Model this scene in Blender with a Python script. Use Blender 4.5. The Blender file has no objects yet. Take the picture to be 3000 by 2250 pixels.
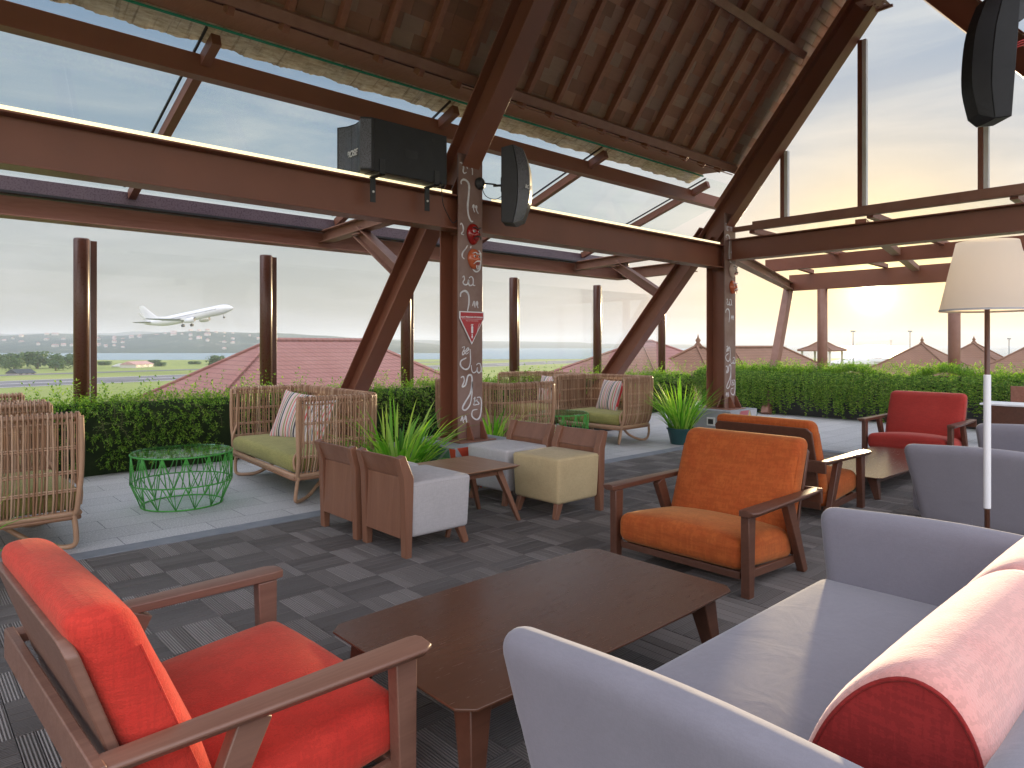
import bpy, bmesh, math, random
from mathutils import Vector, Matrix, noise
R = math.radians
random.seed(7)
sc = bpy.context.scene
col = sc.collection
# ------------------------------------------------------------------ camera, world, sun, exposure
H = 1.35
AX = Vector((.7361, .6769, 0)).normalized()      # camera right/forward expressed in the building frame
cam_d = bpy.data.cameras.new('camera'); cam = bpy.data.objects.new('camera', cam_d); col.objects.link(cam)
cam.location = (0, 0, H); cam.rotation_euler = (R(90), 0, -math.atan2(.6769, .7361))
cam_d.sensor_width = 36; cam_d.lens = 24.0; cam_d.shift_y = -.0382; cam_d.clip_start = .05; cam_d.clip_end = 20000
sc.camera = cam
SUN = Vector((1.0656, .3787, .0746)).normalized()
sun_el = math.asin(SUN.z); sun_az = math.atan2(SUN.x, SUN.y)
w = bpy.data.worlds.new('World'); sc.world = w; w.use_nodes = True
nt = w.node_tree; nt.nodes.clear()
def N(t, **k):
    n = nt.nodes.new(t)
    for a, b in k.items(): setattr(n, a, b)
    return n
L = lambda a, b: nt.links.new(a, b)
def vmath(op, a, b=None):
    n = N('ShaderNodeVectorMath', operation=op)
    for i, s in enumerate((a, b)):
        if s is None: continue
        if hasattr(s, 'is_linked'): L(s, n.inputs[i])
        else: n.inputs[i].default_value = s
    return n
def m_(op, a, b=0.0, clamp=False):
    n = N('ShaderNodeMath', operation=op); n.use_clamp = clamp
    for i, s in enumerate((a, b)):
        if hasattr(s, 'is_linked'): L(s, n.inputs[i])
        else: n.inputs[i].default_value = s
    return n.outputs[0]
tc = N('ShaderNodeTexCoord')
dirn = vmath('NORMALIZE', tc.outputs['Generated']).outputs[0]
sep = N('ShaderNodeSeparateXYZ'); L(dirn, sep.inputs[0])
elev = m_('MAXIMUM', sep.outputs[2], 0.0)
ramp = N('ShaderNodeValToRGB'); L(elev, ramp.inputs[0])
def setramp(r, stops):
    e = r.color_ramp.elements
    while len(e) > 1: e.remove(e[-1])
    e[0].position = stops[0][0]; e[0].color = (*stops[0][1], 1)
    for p, c in stops[1:]:
        x = e.new(p); x.color = (*c, 1)
setramp(ramp, [(0, (.25, .26, .235)), (.07, (.245, .255, .24)), (.15, (.225, .25, .26)), (.25, (.17, .215, .265)), (.36, (.125, .18, .25)), (.55, (.12, .19, .285)), (.8, (.18, .24, .32))])
# clouds: long soft streaks
mp = N('ShaderNodeMapping'); mp.inputs['Scale'].default_value = (1.0, 1.0, 5.5); mp.inputs['Rotation'].default_value = (R(6), R(5), 0)
L(dirn, mp.inputs[0])
nz = N('ShaderNodeTexNoise'); nz.inputs['Scale'].default_value = 2.6; nz.inputs['Detail'].default_value = 7; nz.inputs['Roughness'].default_value = .58; nz.inputs['Distortion'].default_value = .5
L(mp.outputs[0], nz.inputs[0])
cr = N('ShaderNodeValToRGB'); L(nz.outputs[0], cr.inputs[0]); setramp(cr, [(.42, (0, 0, 0)), (.66, (1, 1, 1))])
mixc = N('ShaderNodeMixRGB'); L(m_('MULTIPLY', cr.outputs[0], .78), mixc.inputs[0]); L(ramp.outputs[0], mixc.inputs[1]); mixc.inputs[2].default_value = (.325, .335, .335, 1)
# air glow round the sun
dt = vmath('DOT_PRODUCT', dirn, tuple(SUN)).outputs['Value']
dtp = m_('MAXIMUM', dt, 0.0)
def glow(p, c, k):
    g = m_('MULTIPLY', m_('POWER', dtp, p), k)
    n = N('ShaderNodeMixRGB', blend_type='MULTIPLY'); n.inputs[0].default_value = 1
    n.inputs[1].default_value = (*c, 1)
    L(g, n.inputs[2]); return n.outputs[0]
def addc(a, b):
    n = N('ShaderNodeMixRGB', blend_type='ADD'); n.inputs[0].default_value = 1; L(a, n.inputs[1]); L(b, n.inputs[2]); return n.outputs[0]
# unseen sky behind and above the viewer, brightened as added fill for the interior
bk = vmath('DOT_PRODUCT', dirn, tuple(Vector((-.40, -.50, .77)).normalized())).outputs['Value']
bkf = N('ShaderNodeMapRange', interpolation_type='SMOOTHERSTEP'); L(bk, bkf.inputs[0]); bkf.inputs[1].default_value = .05; bkf.inputs[2].default_value = .75; bkf.inputs[3].default_value = 1.0; bkf.inputs[4].default_value = 4.9
wt_ = N('ShaderNodeMixRGB'); L(m_('MULTIPLY', m_('SUBTRACT', bkf.outputs[0], 1.0), .18, True), wt_.inputs[0]); wt_.inputs[1].default_value = (1, 1, 1, 1); wt_.inputs[2].default_value = (1.34, 1.02, .88, 1)
wc = N('ShaderNodeMixRGB', blend_type='MULTIPLY'); wc.inputs[0].default_value = 1; L(wt_.outputs[0], wc.inputs[1]); L(bkf.outputs[0], wc.inputs[2])
mb_ = N('ShaderNodeMixRGB', blend_type='MULTIPLY'); mb_.inputs[0].default_value = 1; L(mixc.outputs[0], mb_.inputs[1]); L(wc.outputs[0], mb_.inputs[2])
c = addc(mb_.outputs[0], glow(8, (.70, .90, 1.15), .07))
ym = N('ShaderNodeMixRGB'); L(m_('MULTIPLY', m_('POWER', dtp, 80), .9), ym.inputs[0]); L(c, ym.inputs[1]); ym.inputs[2].default_value = (.42, .36, .18, 1); c = ym.outputs[0]
c = addc(c, glow(300, (1, .84, .22), .22))
c = addc(c, glow(1500, (1, .90, .32), 1.1))
c = addc(c, glow(16000, (1, .95, .8), 14.))
sky = N('ShaderNodeTexSky', sky_type='NISHITA'); sky.sun_disc = False; sky.sun_elevation = sun_el; sky.sun_rotation = sun_az; sky.air_density = 1.2; sky.dust_density = 2.0
b1 = N('ShaderNodeBackground'); L(sky.outputs[0], b1.inputs[0]); b1.inputs[1].default_value = .012
b2 = N('ShaderNodeBackground'); L(c, b2.inputs[0]); b2.inputs[1].default_value = 1.0
ad = N('ShaderNodeAddShader'); L(b1.outputs[0], ad.inputs[0]); L(b2.outputs[0], ad.inputs[1])
wo = N('ShaderNodeOutputWorld'); L(ad.outputs[0], wo.inputs[0])
sd = bpy.data.lights.new('sun', 'SUN'); sd.energy = 5.0; sd.angle = R(2.2); sd.color = (1, .76, .44)
so = bpy.data.objects.new('sun', sd); col.objects.link(so); so.rotation_euler = (-SUN).to_track_quat('-Z', 'Y').to_euler(); so.location = (20, 8, 6)
sc.view_settings.view_transform = 'Standard'; sc.view_settings.look = 'None'; sc.view_settings.exposure = .85; sc.view_settings.gamma = 1
sc.cycles.max_bounces = 8; sc.cycles.transparent_max_bounces = 16; sc.cycles.diffuse_bounces = 5; sc.cycles.sample_clamp_indirect = 6

# ------------------------------------------------------------------ helpers
def P(px, py, z=0., F=1475.):                     # a pixel of a 2212 px wide view of the photo, lying at height z
    d = (H - z) * F / (py - 745); x = (px - 1106) / F * d
    return Vector((.7361 * x + .6769 * d, -.6769 * x + .7361 * d, z))
def PD(px, py, d, F=1475.):                       # a pixel at distance d
    x = (px - 1106) / F * d
    return Vector((.7361 * x + .6769 * d, -.6769 * x + .7361 * d, H - (py - 745) * d / F))
class MB:
    def __init__(s): s.v = []; s.f = []; s.uv = []; s.smooth = False
    def add(s, vs, fs, uv=None):
        o = len(s.v); s.v += [tuple(p) for p in vs]; s.f += [tuple(i + o for i in f) for f in fs]
        if uv: s.uv += uv
    def box(s, x0, x1, y0, y1, z0, z1, M=None):
        vs = [Vector((x, y, z)) for z in (z0, z1) for y in (y0, y1) for x in (x0, x1)]
        if M: vs = [M @ p for p in vs]
        s.add(vs, [(0, 2, 3, 1), (4, 5, 7, 6), (0, 1, 5, 4), (1, 3, 7, 5), (3, 2, 6, 7), (2, 0, 4, 6)]); return s
    def bar(s, a, b, w, h, up=(0, 0, 1), w1=None, h1=None):       # w across, h along up
        a = Vector(a); b = Vector(b); d = (b - a).normalized(); side = d.cross(Vector(up))
        if side.length < 1e-4: side = d.cross(Vector((1, 0, 0)))
        side.normalize(); u = side.cross(d).normalized(); w1 = w1 or w; h1 = h1 or h
        vs = []
        for p, W, Hh in ((a, w, h), (b, w1, h1)):
            for i, j in ((-1, -1), (1, -1), (1, 1), (-1, 1)): vs.append(p + side * (i * W / 2) + u * (j * Hh / 2))
        s.add(vs, [(3, 2, 1, 0), (4, 5, 6, 7), (0, 1, 5, 4), (1, 2, 6, 5), (2, 3, 7, 6), (3, 0, 4, 7)]); return s
    def ibeam(s, a, b, w, h, up=(0, 0, 1), tf=.014, tw=.010):     # I section: w flange width, h depth along up
        a = Vector(a); b = Vector(b); d = (b - a).normalized(); side = d.cross(Vector(up)).normalized(); u = side.cross(d).normalized()
        s.bar(a + u * (h / 2 - tf / 2), b + u * (h / 2 - tf / 2), w, tf, up)
        s.bar(a - u * (h / 2 - tf / 2), b - u * (h / 2 - tf / 2), w, tf, up)
        s.bar(a, b, tw, h - 2 * tf - .001, up); return s
    def tube(s, pts, r, n=6, closed=False, r1=None, caps=True):
        pts = [Vector(p) for p in pts]; m = len(pts); o = len(s.v); ref = None
        for i, p in enumerate(pts):
            if closed: t = pts[(i + 1) % m] - pts[i - 1]
            else: t = pts[min(i + 1, m - 1)] - pts[max(i - 1, 0)]
            if t.length < 1e-9: t = Vector((0, 0, 1))
            t.normalize()
            if ref is None: ref = t.orthogonal().normalized()
            ref = (ref - t * ref.dot(t));
            if ref.length < 1e-5: ref = t.orthogonal()
            ref.normalize(); b = t.cross(ref)
            rr = r if r1 is None else r + (r1 - r) * i / (m - 1)
            for k in range(n):
                a = 2 * math.pi * k / n; s.v.append(tuple(p + (ref * math.cos(a) + b * math.sin(a)) * rr))
        for i in range(m if closed else m - 1):
            for k in range(n):
                k2 = (k + 1) % n; i2 = (i + 1) % m
                s.f.append((o + i * n + k, o + i * n + k2, o + i2 * n + k2, o + i2 * n + k))
        if not closed and caps:
            s.f.append(tuple(o + k for k in reversed(range(n)))); s.f.append(tuple(o + (m - 1) * n + k for k in range(n)))
        return s
    def lathe(s, prof, c=(0, 0, 0), n=24, axis='z', M=None):
        o = len(s.v); c = Vector(c)
        for r, z in prof:
            for k in range(n):
                a = 2 * math.pi * k / n; p = Vector((r * math.cos(a), r * math.sin(a), z))
                if M: p = M @ p
                s.v.append(tuple(p + c))
        for i in range(len(prof) - 1):
            for k in range(n):
                k2 = (k + 1) % n; s.f.append((o + i * n + k, o + i * n + k2, o + (i + 1) * n + k2, o + (i + 1) * n + k))
        if prof[0][0] > 1e-6: s.f.append(tuple(o + k for k in reversed(range(n))))
        if prof[-1][0] > 1e-6: s.f.append(tuple(o + (len(prof) - 1) * n + k for k in range(n)))
        return s
    def prism(s, poly, a, b, M=None):             # poly in (x, z), extruded along y from a to b
        n = len(poly); vs = [Vector((x, a, z)) for x, z in poly] + [Vector((x, b, z)) for x, z in poly]
        if M: vs = [M @ p for p in vs]
        s.add(vs, [tuple(range(n)), tuple(reversed(range(n, 2 * n)))] + [(i, i + n, (i + 1) % n + n, (i + 1) % n) for i in range(n)]); return s
    def rbox(s, c, size, r, fn=None, n=8):        # rounded box with optional deformation of local -1..1 coordinates
        hx = [q / 2 for q in size]; r = min(r, min(hx) * .999)
        def coords(h):
            e = [0, .06, .18, .35, .6, 1]; a = [-h + r * t for t in e]; b = [h - r * t for t in reversed(e)]
            mid = [-h + r + (2 * h - 2 * r) * i / n for i in range(1, n)]
            return a + mid + b
        C = [coords(h) for h in hx]; c = Vector(c)
        def mapp(p):
            q = Vector([max(-(hx[i] - r), min(hx[i] - r, p[i])) for i in range(3)]); d = p - q
            if d.length > 1e-9: d = d.normalized() * r
            t = q + d
            if fn: t = fn(t, Vector([t[i] / hx[i] for i in range(3)]))
            return t + c
        for ax in range(3):
            i, j = [(1, 2), (2, 0), (0, 1)][ax]
            for sg in (-1, 1):
                o = len(s.v); U, V = C[i], C[j]
                for a in U:
                    for b in V:
                        p = Vector((0, 0, 0)); p[ax] = sg * hx[ax]; p[i] = a; p[j] = b; s.v.append(tuple(mapp(p)))
                for x in range(len(U) - 1):
                    for y in range(len(V) - 1):
                        q = (o + x * len(V) + y, o + (x + 1) * len(V) + y, o + (x + 1) * len(V) + y + 1, o + x * len(V) + y + 1)
                        s.f.append(q if sg > 0 else tuple(reversed(q)))
        s.smooth = True; s.weld = True
        return s
    def build(s, name, m, parent=None, bevel=0, smooth=None, seg=2, loc=None, ang=40):
        me = bpy.data.meshes.new(name); me.from_pydata(s.v, [], s.f)
        if s.uv:
            uvl = me.uv_layers.new(name='UVMap')
            for i, q in enumerate(s.uv): uvl.data[i].uv = q
        if getattr(s, 'weld', False):
            bm = bmesh.new(); bm.from_mesh(me); bmesh.ops.remove_doubles(bm, verts=bm.verts, dist=1e-5); bm.to_mesh(me); bm.free()
        o = bpy.data.objects.new(name, me); col.objects.link(o)
        if m: me.materials.append(m)
        if parent: o.parent = parent
        if smooth or (smooth is None and s.smooth):
            for p in me.polygons: p.use_smooth = True
        if bevel:
            b = o.modifiers.new('bevel', 'BEVEL'); b.width = bevel; b.segments = seg; b.limit_method = 'ANGLE'; b.angle_limit = R(ang); b.harden_normals = False
            for p in me.polygons: p.use_smooth = True
            try: me.set_sharp_from_angle(angle=R(50))
            except Exception: pass
        if loc: o.location = loc
        return o
def tag(o, label=None, cat=None, group=None, kind=None):
    if label: o['label'] = label
    if cat: o['category'] = cat
    if group: o['group'] = group
    if kind: o['kind'] = kind
    return o
def empty(name, loc=(0, 0, 0), rz=0, label=None, cat=None, group=None):
    o = bpy.data.objects.new(name, None); col.objects.link(o); o.location = loc; o.rotation_euler = (0, 0, rz); o.empty_display_size = .1
    return tag(o, label, cat, group)
def copy_tree(o, parent=None):
    c = o.copy(); col.objects.link(c); c.parent = parent
    for ch in [x for x in list(o.children)]: copy_tree(ch, c)
    return c
def place(o, loc, rz=0, label=None, group=None):
    o.location = loc; o.rotation_euler = (0, 0, rz)
    if label: o['label'] = label
    if group: o['group'] = group
    return o
def cr(pts, k=6, closed=False):                   # Catmull-Rom
    P_ = [Vector(p) for p in pts]; n = len(P_); out = []
    for i in range(n if closed else n - 1):
        g = lambda j: P_[j % n] if closed else P_[max(0, min(n - 1, j))]
        a, b, c_, d = g(i - 1), g(i), g(i + 1), g(i + 2)
        for t in range(k):
            t /= k
            out.append(.5 * ((2 * b) + (c_ - a) * t + (2 * a - 5 * b + 4 * c_ - d) * t * t + (-a + 3 * b - 3 * c_ + d) * t ** 3))
    if not closed: out.append(P_[-1])
    return out
# ------------------------------------------------------------------ materials
class NM:
    def __init__(s, name):
        s.m = bpy.data.materials.new(name); s.m.use_nodes = True; s.t = s.m.node_tree; s.b = s.t.nodes['Principled BSDF']
        s.tcn = s.t.nodes.new('ShaderNodeTexCoord')
    def n(s, t, **k):
        x = s.t.nodes.new(t)
        for a, b in k.items(): setattr(x, a, b)
        return x
    def l(s, a, b): s.t.links.new(a, b)
    def map(s, scale, src='Object', rot=(0, 0, 0)):
        m = s.n('ShaderNodeMapping'); m.inputs['Scale'].default_value = scale; m.inputs['Rotation'].default_value = rot; s.l(s.tcn.outputs[src], m.inputs[0]); return m.outputs[0]
    def noise(s, vec, scale, detail=4, rough=.55, dist=0):
        x = s.n('ShaderNodeTexNoise'); x.inputs['Scale'].default_value = scale; x.inputs['Detail'].default_value = detail; x.inputs['Roughness'].default_value = rough; x.inputs['Distortion'].default_value = dist
        s.l(vec, x.inputs[0]); return x.outputs[0]
    def ramp(s, f, stops):
        r = s.n('ShaderNodeValToRGB'); s.l(f, r.inputs[0]); setramp(r, stops); return r.outputs[0]
    def mix(s, f, a, b, mode='MIX'):
        x = s.n('ShaderNodeMixRGB', blend_type=mode)
        for i, q in enumerate((f, a, b)):
            if hasattr(q, 'is_linked'): s.l(q, x.inputs[i])
            else: x.inputs[i].default_value = q if i == 0 else (*q, 1)
        return x.outputs[0]
    def math(s, op, a, b=0.):
        x = s.n('ShaderNodeMath', operation=op)
        for i, q in enumerate((a, b)):
            if hasattr(q, 'is_linked'): s.l(q, x.inputs[i])
            else: x.inputs[i].default_value = q
        return x.outputs[0]
    def bump(s, h, st=.3, dist=.01, prev=None):
        b = s.n('ShaderNodeBump'); b.inputs['Strength'].default_value = st; b.inputs['Distance'].default_value = dist; s.l(h, b.inputs['Height'])
        if prev: s.l(prev, b.inputs['Normal'])
        s.l(b.outputs[0], s.b.inputs['Normal']); return b.outputs[0]
    def set(s, **k):
        for a, b in k.items():
            i = s.b.inputs[a.replace('_', ' ')]
            if hasattr(b, 'is_linked'): s.l(b, i)
            else: i.default_value = (*b, 1) if isinstance(b, tuple) and len(b) == 3 else b
        return s
def paint(name, c1, c2=None, rough=.45, scale=3., spec=.5, bump=.05, metal=0., det=5):
    m = NM(name); c2 = c2 or tuple(x * .75 for x in c1); v = m.map((1, 1, 1)); f = m.noise(v, scale, det)
    m.set(Base_Color=m.ramp(f, [(.3, c1), (.7, c2)]), Roughness=rough, Metallic=metal)
    m.b.inputs['Specular IOR Level'].default_value = spec
    f2 = m.noise(v, 60, 3); m.set(Roughness=m.math('ADD', m.math('MULTIPLY', f2, .25), rough - .12))
    if bump: m.bump(f2, bump, .004)
    return m.m
def wood(name, c1, c2, rough=.4, axis=0, sc_=1., spec=.5, con=.35):
    m = NM(name); s = [22 * sc_, 22 * sc_, 22 * sc_]; s[axis] = 1.6 * sc_
    v = m.map(tuple(s)); f = m.noise(v, 1.0, 6, .6, .8); v2 = m.map(tuple(q * 6 for q in s)); g = m.noise(v2, 1.0, 3, .6)
    cc = m.ramp(f, [(.28, c1), (.72, c2)]); cc = m.mix(m.math('MULTIPLY', g, con), cc, tuple(x * .45 for x in c1))
    m.set(Base_Color=cc, Roughness=m.math('ADD', m.math('MULTIPLY', g, .2), rough - .1)); m.b.inputs['Specular IOR Level'].default_value = spec
    m.bump(g, .08, .002); return m.m
def fabric(name, c1, c2, sheen=.4, weave=900., rough=.9, bump=.25, tint=None, var=6., wrinkle=.10, mod=.35):
    m = NM(name); v = m.map((1, 1, 1)); f = m.noise(v, var, 3)
    a = m.n('ShaderNodeTexVoronoi'); a.inputs['Scale'].default_value = weave / 3; m.l(v, a.inputs[0])
    th = m.noise(m.map((1, 1, .12)), weave / 6, 2); th2 = m.noise(m.map((.12, .12, 1)), weave / 6, 2)
    t = m.math('MULTIPLY', m.math('ADD', th, th2), .5)
    cc = m.mix(m.math('MULTIPLY', m.math('GREATER_THAN', t, .5), mod), m.ramp(f, [(.3, c1), (.7, c2)]), tuple(x * .62 for x in c2))
    m.set(Base_Color=cc, Roughness=rough); m.b.inputs['Specular IOR Level'].default_value = .2
    m.b.inputs['Sheen Weight'].default_value = sheen; m.b.inputs['Sheen Roughness'].default_value = .45
    m.b.inputs['Sheen Tint'].default_value = (*(tint or (1, 1, 1)), 1)
    h = m.math('ADD', a.outputs['Distance'], t); pb = m.bump(h, bump, .002)
    wr = m.noise(m.map((1, 1, 1)), 5.5, 3, .5, 1.2); m.bump(wr, wrinkle, .03, pb); return m.m
def leafmat(name, c1, c2, c3, trans=.35):
    m = NM(name); g = m.n('ShaderNodeNewGeometry'); r = g.outputs['Random Per Island']
    cc = m.ramp(r, [(0, c1), (.5, c2), (1, c3)])
    m.set(Base_Color=cc, Roughness=.5); m.b.inputs['Specular IOR Level'].default_value = .35
    tr = m.n('ShaderNodeBsdfTranslucent'); m.l(m.mix(1., cc, (1.5, 1.6, .6), 'MULTIPLY'), tr.inputs[0])
    mx = m.n('ShaderNodeMixShader'); mx.inputs[0].default_value = trans; m.l(m.b.outputs[0], mx.inputs[1]); m.l(tr.outputs[0], mx.inputs[2])
    m.l(mx.outputs[0], m.t.nodes['Material Output'].inputs[0]); return m.m
def glassmat(name, tint=(1, 1, 1), refl=.06, rough=0.0, k=.5):
    m = NM(name); t = m.t; t.nodes.remove(m.b)
    tr = m.n('ShaderNodeBsdfTransparent'); tr.inputs[0].default_value = (*tint, 1)
    gl = m.n('ShaderNodeBsdfGlossy'); gl.inputs['Roughness'].default_value = rough
    lw = m.n('ShaderNodeLayerWeight'); lw.inputs[0].default_value = .25
    f = m.math('ADD', m.math('MULTIPLY', m.math('POWER', lw.outputs['Fresnel'], 1.5), k), refl)
    mx = m.n('ShaderNodeMixShader'); m.l(f, mx.inputs[0]); m.l(tr.outputs[0], mx.inputs[1]); m.l(gl.outputs[0], mx.inputs[2])
    m.l(mx.outputs[0], t.nodes['Material Output'].inputs[0]); return m.m
STEEL = paint('brown_steel_paint', (.215, .076, .042), (.185, .066, .037), .42, 2.5, .5, .04)
STEEL2 = paint('weathered_steel_paint', (.215, .095, .060), (.26, .13, .09), .5, 7., .5, .06)
PURPLE = paint('glossy_flashing', (.14, .10, .118), (.115, .08, .10), .28, 5, .6, .02)
WOODD = wood('dark_roof_timber', (.27, .10, .055), (.35, .14, .08), .5, 1)
WOODU = wood('eave_timber', (.24, .09, .055), (.34, .16, .11), .5, 0)
CHAIRW = wood('walnut_frame', (.085, .032, .018), (.13, .052, .030), .38, 0)
CHAIRW2 = wood('pale_walnut_frame', (.17, .080, .055), (.25, .13, .09), .42, 0)
TABLEW = wood('coffee_table_veneer', (.085, .036, .020), (.100, .043, .024), .24, 0, 1.3, .5, .22)
TUBW = wood('tub_chair_veneer', (.19, .080, .045), (.26, .12, .07), .45, 2, .6)
TOPW = wood('small_table_veneer', (.27, .14, .08), (.36, .20, .12), .42, 1, .5)
RED = fabric('red_weave', (.50, .030, .022), (.58, .045, .030), .25, 700, .85, .5, (1, .6, .4))
RED2 = fabric('crimson_cloth', (.32, .028, .022), (.38, .036, .028), .25, 700, .85, .3, (1, .6, .5))
ORANGE = fabric('orange_weave', (.42, .10, .022), (.36, .07, .016), .25, 420, .9, .4, (1, .7, .3), 14)
GREY = fabric('lavender_grey_cloth', (.215, .205, .235), (.20, .19, .22), .35, 2600, .9, .10, mod=.12)
PINK = fabric('brushed_rose_wool', (.60, .27, .24), (.63, .32, .28), 1.0, 600, .95, .3, (1, .82, .78))
DRED = fabric('dark_red_wool', (.26, .022, .020), (.22, .018, .018), .12, 600, .95, .2, (1, .6, .5))
LINEN = fabric('pale_linen', (.47, .45, .45), (.44, .42, .42), .1, 1500, .9, .15, mod=.2)
BEIGE = fabric('straw_linen', (.52, .41, .23), (.48, .37, .205), .1, 1500, .9, .15, mod=.2)
OLIVE = fabric('olive_cloth', (.30, .27, .09), (.26, .24, .075), .1, 700, .9, .35)
BLACK = paint('matt_black_cabinet', (.018, .019, .021), (.024, .025, .028), .5, 8, .4, .15)
BLACKP = paint('black_planter', (.012, .013, .015), (.03, .03, .032), .5, 5)
WHITE = paint('white_paint', (.78, .78, .80), (.72, .72, .74), .35, 5, .5, .02)
METALW = paint('white_edge', (.7, .7, .7), (.6, .6, .6), .4, 5)
GLASS = glassmat('clear_glass', (.985, .99, .99), .012, k=.22)
GREENW = paint('green_wire_paint', (.075, .36, .055), (.06, .31, .045), .3, 4, .5, .02)
TEAL = paint('teal_pot', (.01, .05, .055), (.02, .08, .08), .35)
CONC = paint('grey_plinth_paint', (.26, .27, .29), (.34, .35, .37), .7, 6, .3, .3)
LEAF = leafmat('hedge_leaf', (.06, .15, .02), (.14, .28, .035), (.33, .46, .08), .5)
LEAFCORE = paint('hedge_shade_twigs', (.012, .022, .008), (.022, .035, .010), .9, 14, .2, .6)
BLADE = leafmat('blade_leaf', (.08, .25, .025), (.18, .43, .045), (.48, .62, .14), .5)
RATTAN = None
def mk_rattan():
    m = NM('rattan_cane'); g = m.n('ShaderNodeNewGeometry'); r = g.outputs['Random Per Island']
    cc = m.ramp(r, [(0, (.27, .14, .075)), (.5, (.42, .25, .15)), (1, (.60, .42, .29))])
    f = m.noise(m.map((1, 1, 1)), 30, 4); cc = m.mix(m.math('MULTIPLY', f, .4), cc, (.16, .075, .04))
    m.set(Base_Color=cc, Roughness=.42); m.bump(f, .2, .003); return m.m
RATTAN = mk_rattan()

# ------------------------------------------------------------------ setting: ground, runway, water, hills
def struct(name, mb, m, **k):
    o = mb.build(name, m, **k); o['kind'] = 'structure'; return o
GZ = -10.0
def far(px, d, z=GZ): x = (px - 1106) / 1475 * d; return Vector((.7361 * x + .6769 * d, -.6769 * x + .7361 * d, z))
gm = NM('airfield_grass'); v = gm.map((1, 1, 1)); f = gm.noise(v, .02, 6, .6); f2 = gm.noise(v, .5, 4)
cc = gm.ramp(f, [(.3, (.20, .24, .07)), (.55, (.27, .31, .10)), (.75, (.34, .33, .15))]); cc = gm.mix(gm.math('MULTIPLY', f2, .3), cc, (.16, .22, .05))
gm.set(Base_Color=cc, Roughness=.95); gm.b.inputs['Specular IOR Level'].default_value = .1
b = MB(); b.box(-9000, 9000, -9000, 9000, GZ - 1, GZ); struct('ground', b, gm.m)
wm = NM('sea_water'); f = wm.noise(wm.map((1, 1, 1)), .15, 4); wm.set(Base_Color=(.16, .27, .33), Roughness=.25); wm.bump(f, .4, 1.)
b = MB(); b.add([far(-2600, 440, GZ + .06), far(1750, 560, GZ + .06), far(3800, 2600, GZ + .06), far(3800, 8000, GZ + .06), far(-2600, 8000, GZ + .06)], [(0, 1, 2, 3, 4)]); struct('water', b, wm.m)
rm = NM('runway_asphalt'); f = rm.noise(rm.map((1, 1, 1)), .08, 5); rm.set(Base_Color=rm.ramp(f, [(.3, (.10, .10, .115)), (.7, (.15, .15, .165))]), Roughness=.9)
rd = far(2150, 1).xy.normalized(); rn = Vector((-rd.y, rd.x)); c0 = far(300, 228)
def strip(name, o0, o1, l0, l1, z, m):
    b = MB(); pts = [(c0.xy + rd * l + rn * o) for l, o in ((l0, o0), (l1, o0), (l1, o1), (l0, o1))]
    b.add([(p.x, p.y, z) for p in pts], [(0, 1, 2, 3)]); return struct(name, b, m)
strip('runway', -20, 20, -500, 1500, GZ + .05, rm.m)
strip('taxiway', 62, 74, -500, 1300, GZ + .05, rm.m)
pm = NM('runway_marking'); pm.set(Base_Color=(.7, .7, .7), Roughness=.8)
b = MB()
for k in range(-10, 30):
    pts = [(c0.xy + rd * l + rn * o) for l, o in ((k * 50, -.6), (k * 50 + 30, -.6), (k * 50 + 30, .6), (k * 50, .6))]; b.add([(p.x, p.y, GZ + .06) for p in pts], [(0, 1, 2, 3)])
for o_ in (-19, 18):
    pts = [(c0.xy + rd * l + rn * o) for l, o in ((-500, o_), (1500, o_), (1500, o_ + .9), (-500, o_ + .9))]; b.add([(p.x, p.y, GZ + .06) for p in pts], [(0, 1, 2, 3)])
struct('runway_markings', b, pm.m)
# hills beyond the bay
hm = NM('wooded_hills'); f = hm.noise(hm.map((1, 1, 1)), .012, 8, .65); f3 = hm.noise(hm.map((1, 1, 1)), .06, 5, .6)
cc = hm.ramp(f, [(.3, (.02, .045, .035)), (.6, (.045, .075, .05)), (.75, (.10, .12, .08))]); cc = hm.mix(hm.ramp(f3, [(.62, (0, 0, 0)), (.70, (.7, .7, .7))]), cc, (.34, .31, .27))
hm.set(Base_Color=cc, Roughness=1.)
def hills(name, prof, d0, d1, n=140, m=26, seed=0.):
    b = MB()
    pxs = [prof[0][0] + (prof[-1][0] - prof[0][0]) * i / n for i in range(n + 1)]
    def hh(px):
        for (a, ya), (c_, yc) in zip(prof, prof[1:]):
            if a <= px <= c_: return ya + (yc - ya) * (px - a) / (c_ - a)
        return prof[-1][1]
    for j in range(m + 1):
        t = j / m; d = d0 + (d1 - d0) * t
        for i, px in enumerate(pxs):
            top = (745 - hh(px)) * d1 / 1475 + H
            s = math.sin(min(1, t * 1.0) * math.pi / 2) ** 1.1
            q = far(px, d); nn = noise.fractal(Vector((q.x * .004 + seed, q.y * .004, 0)), 1, 2, 5) * (top - GZ) * .28 * math.sin(math.pi * min(t * 1.0, .96))
            q.z = GZ + .1 + (top - GZ) * s + nn; b.v.append(tuple(q))
    for j in range(m):
        for i in range(n):
            a = j * (n + 1) + i; b.f.append((a, a + 1, a + n + 2, a + n + 1))
    b.smooth = True; return struct(name, b, hm.m)
hills('near_hills', [(-1600, 725), (-500, 722), (0, 729), (120, 724), (260, 727), (420, 716), (560, 722), (700, 728), (850, 735), (930, 742), (960, 746)], 935, 1700)
hills('far_hills', [(-1600, 722), (0, 722), (380, 719), (640, 724), (850, 733), (1000, 737), (1250, 739), (1290, 743), (1600, 745), (1700, 746)], 2300, 3200, 140, 12, 9.)

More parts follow.
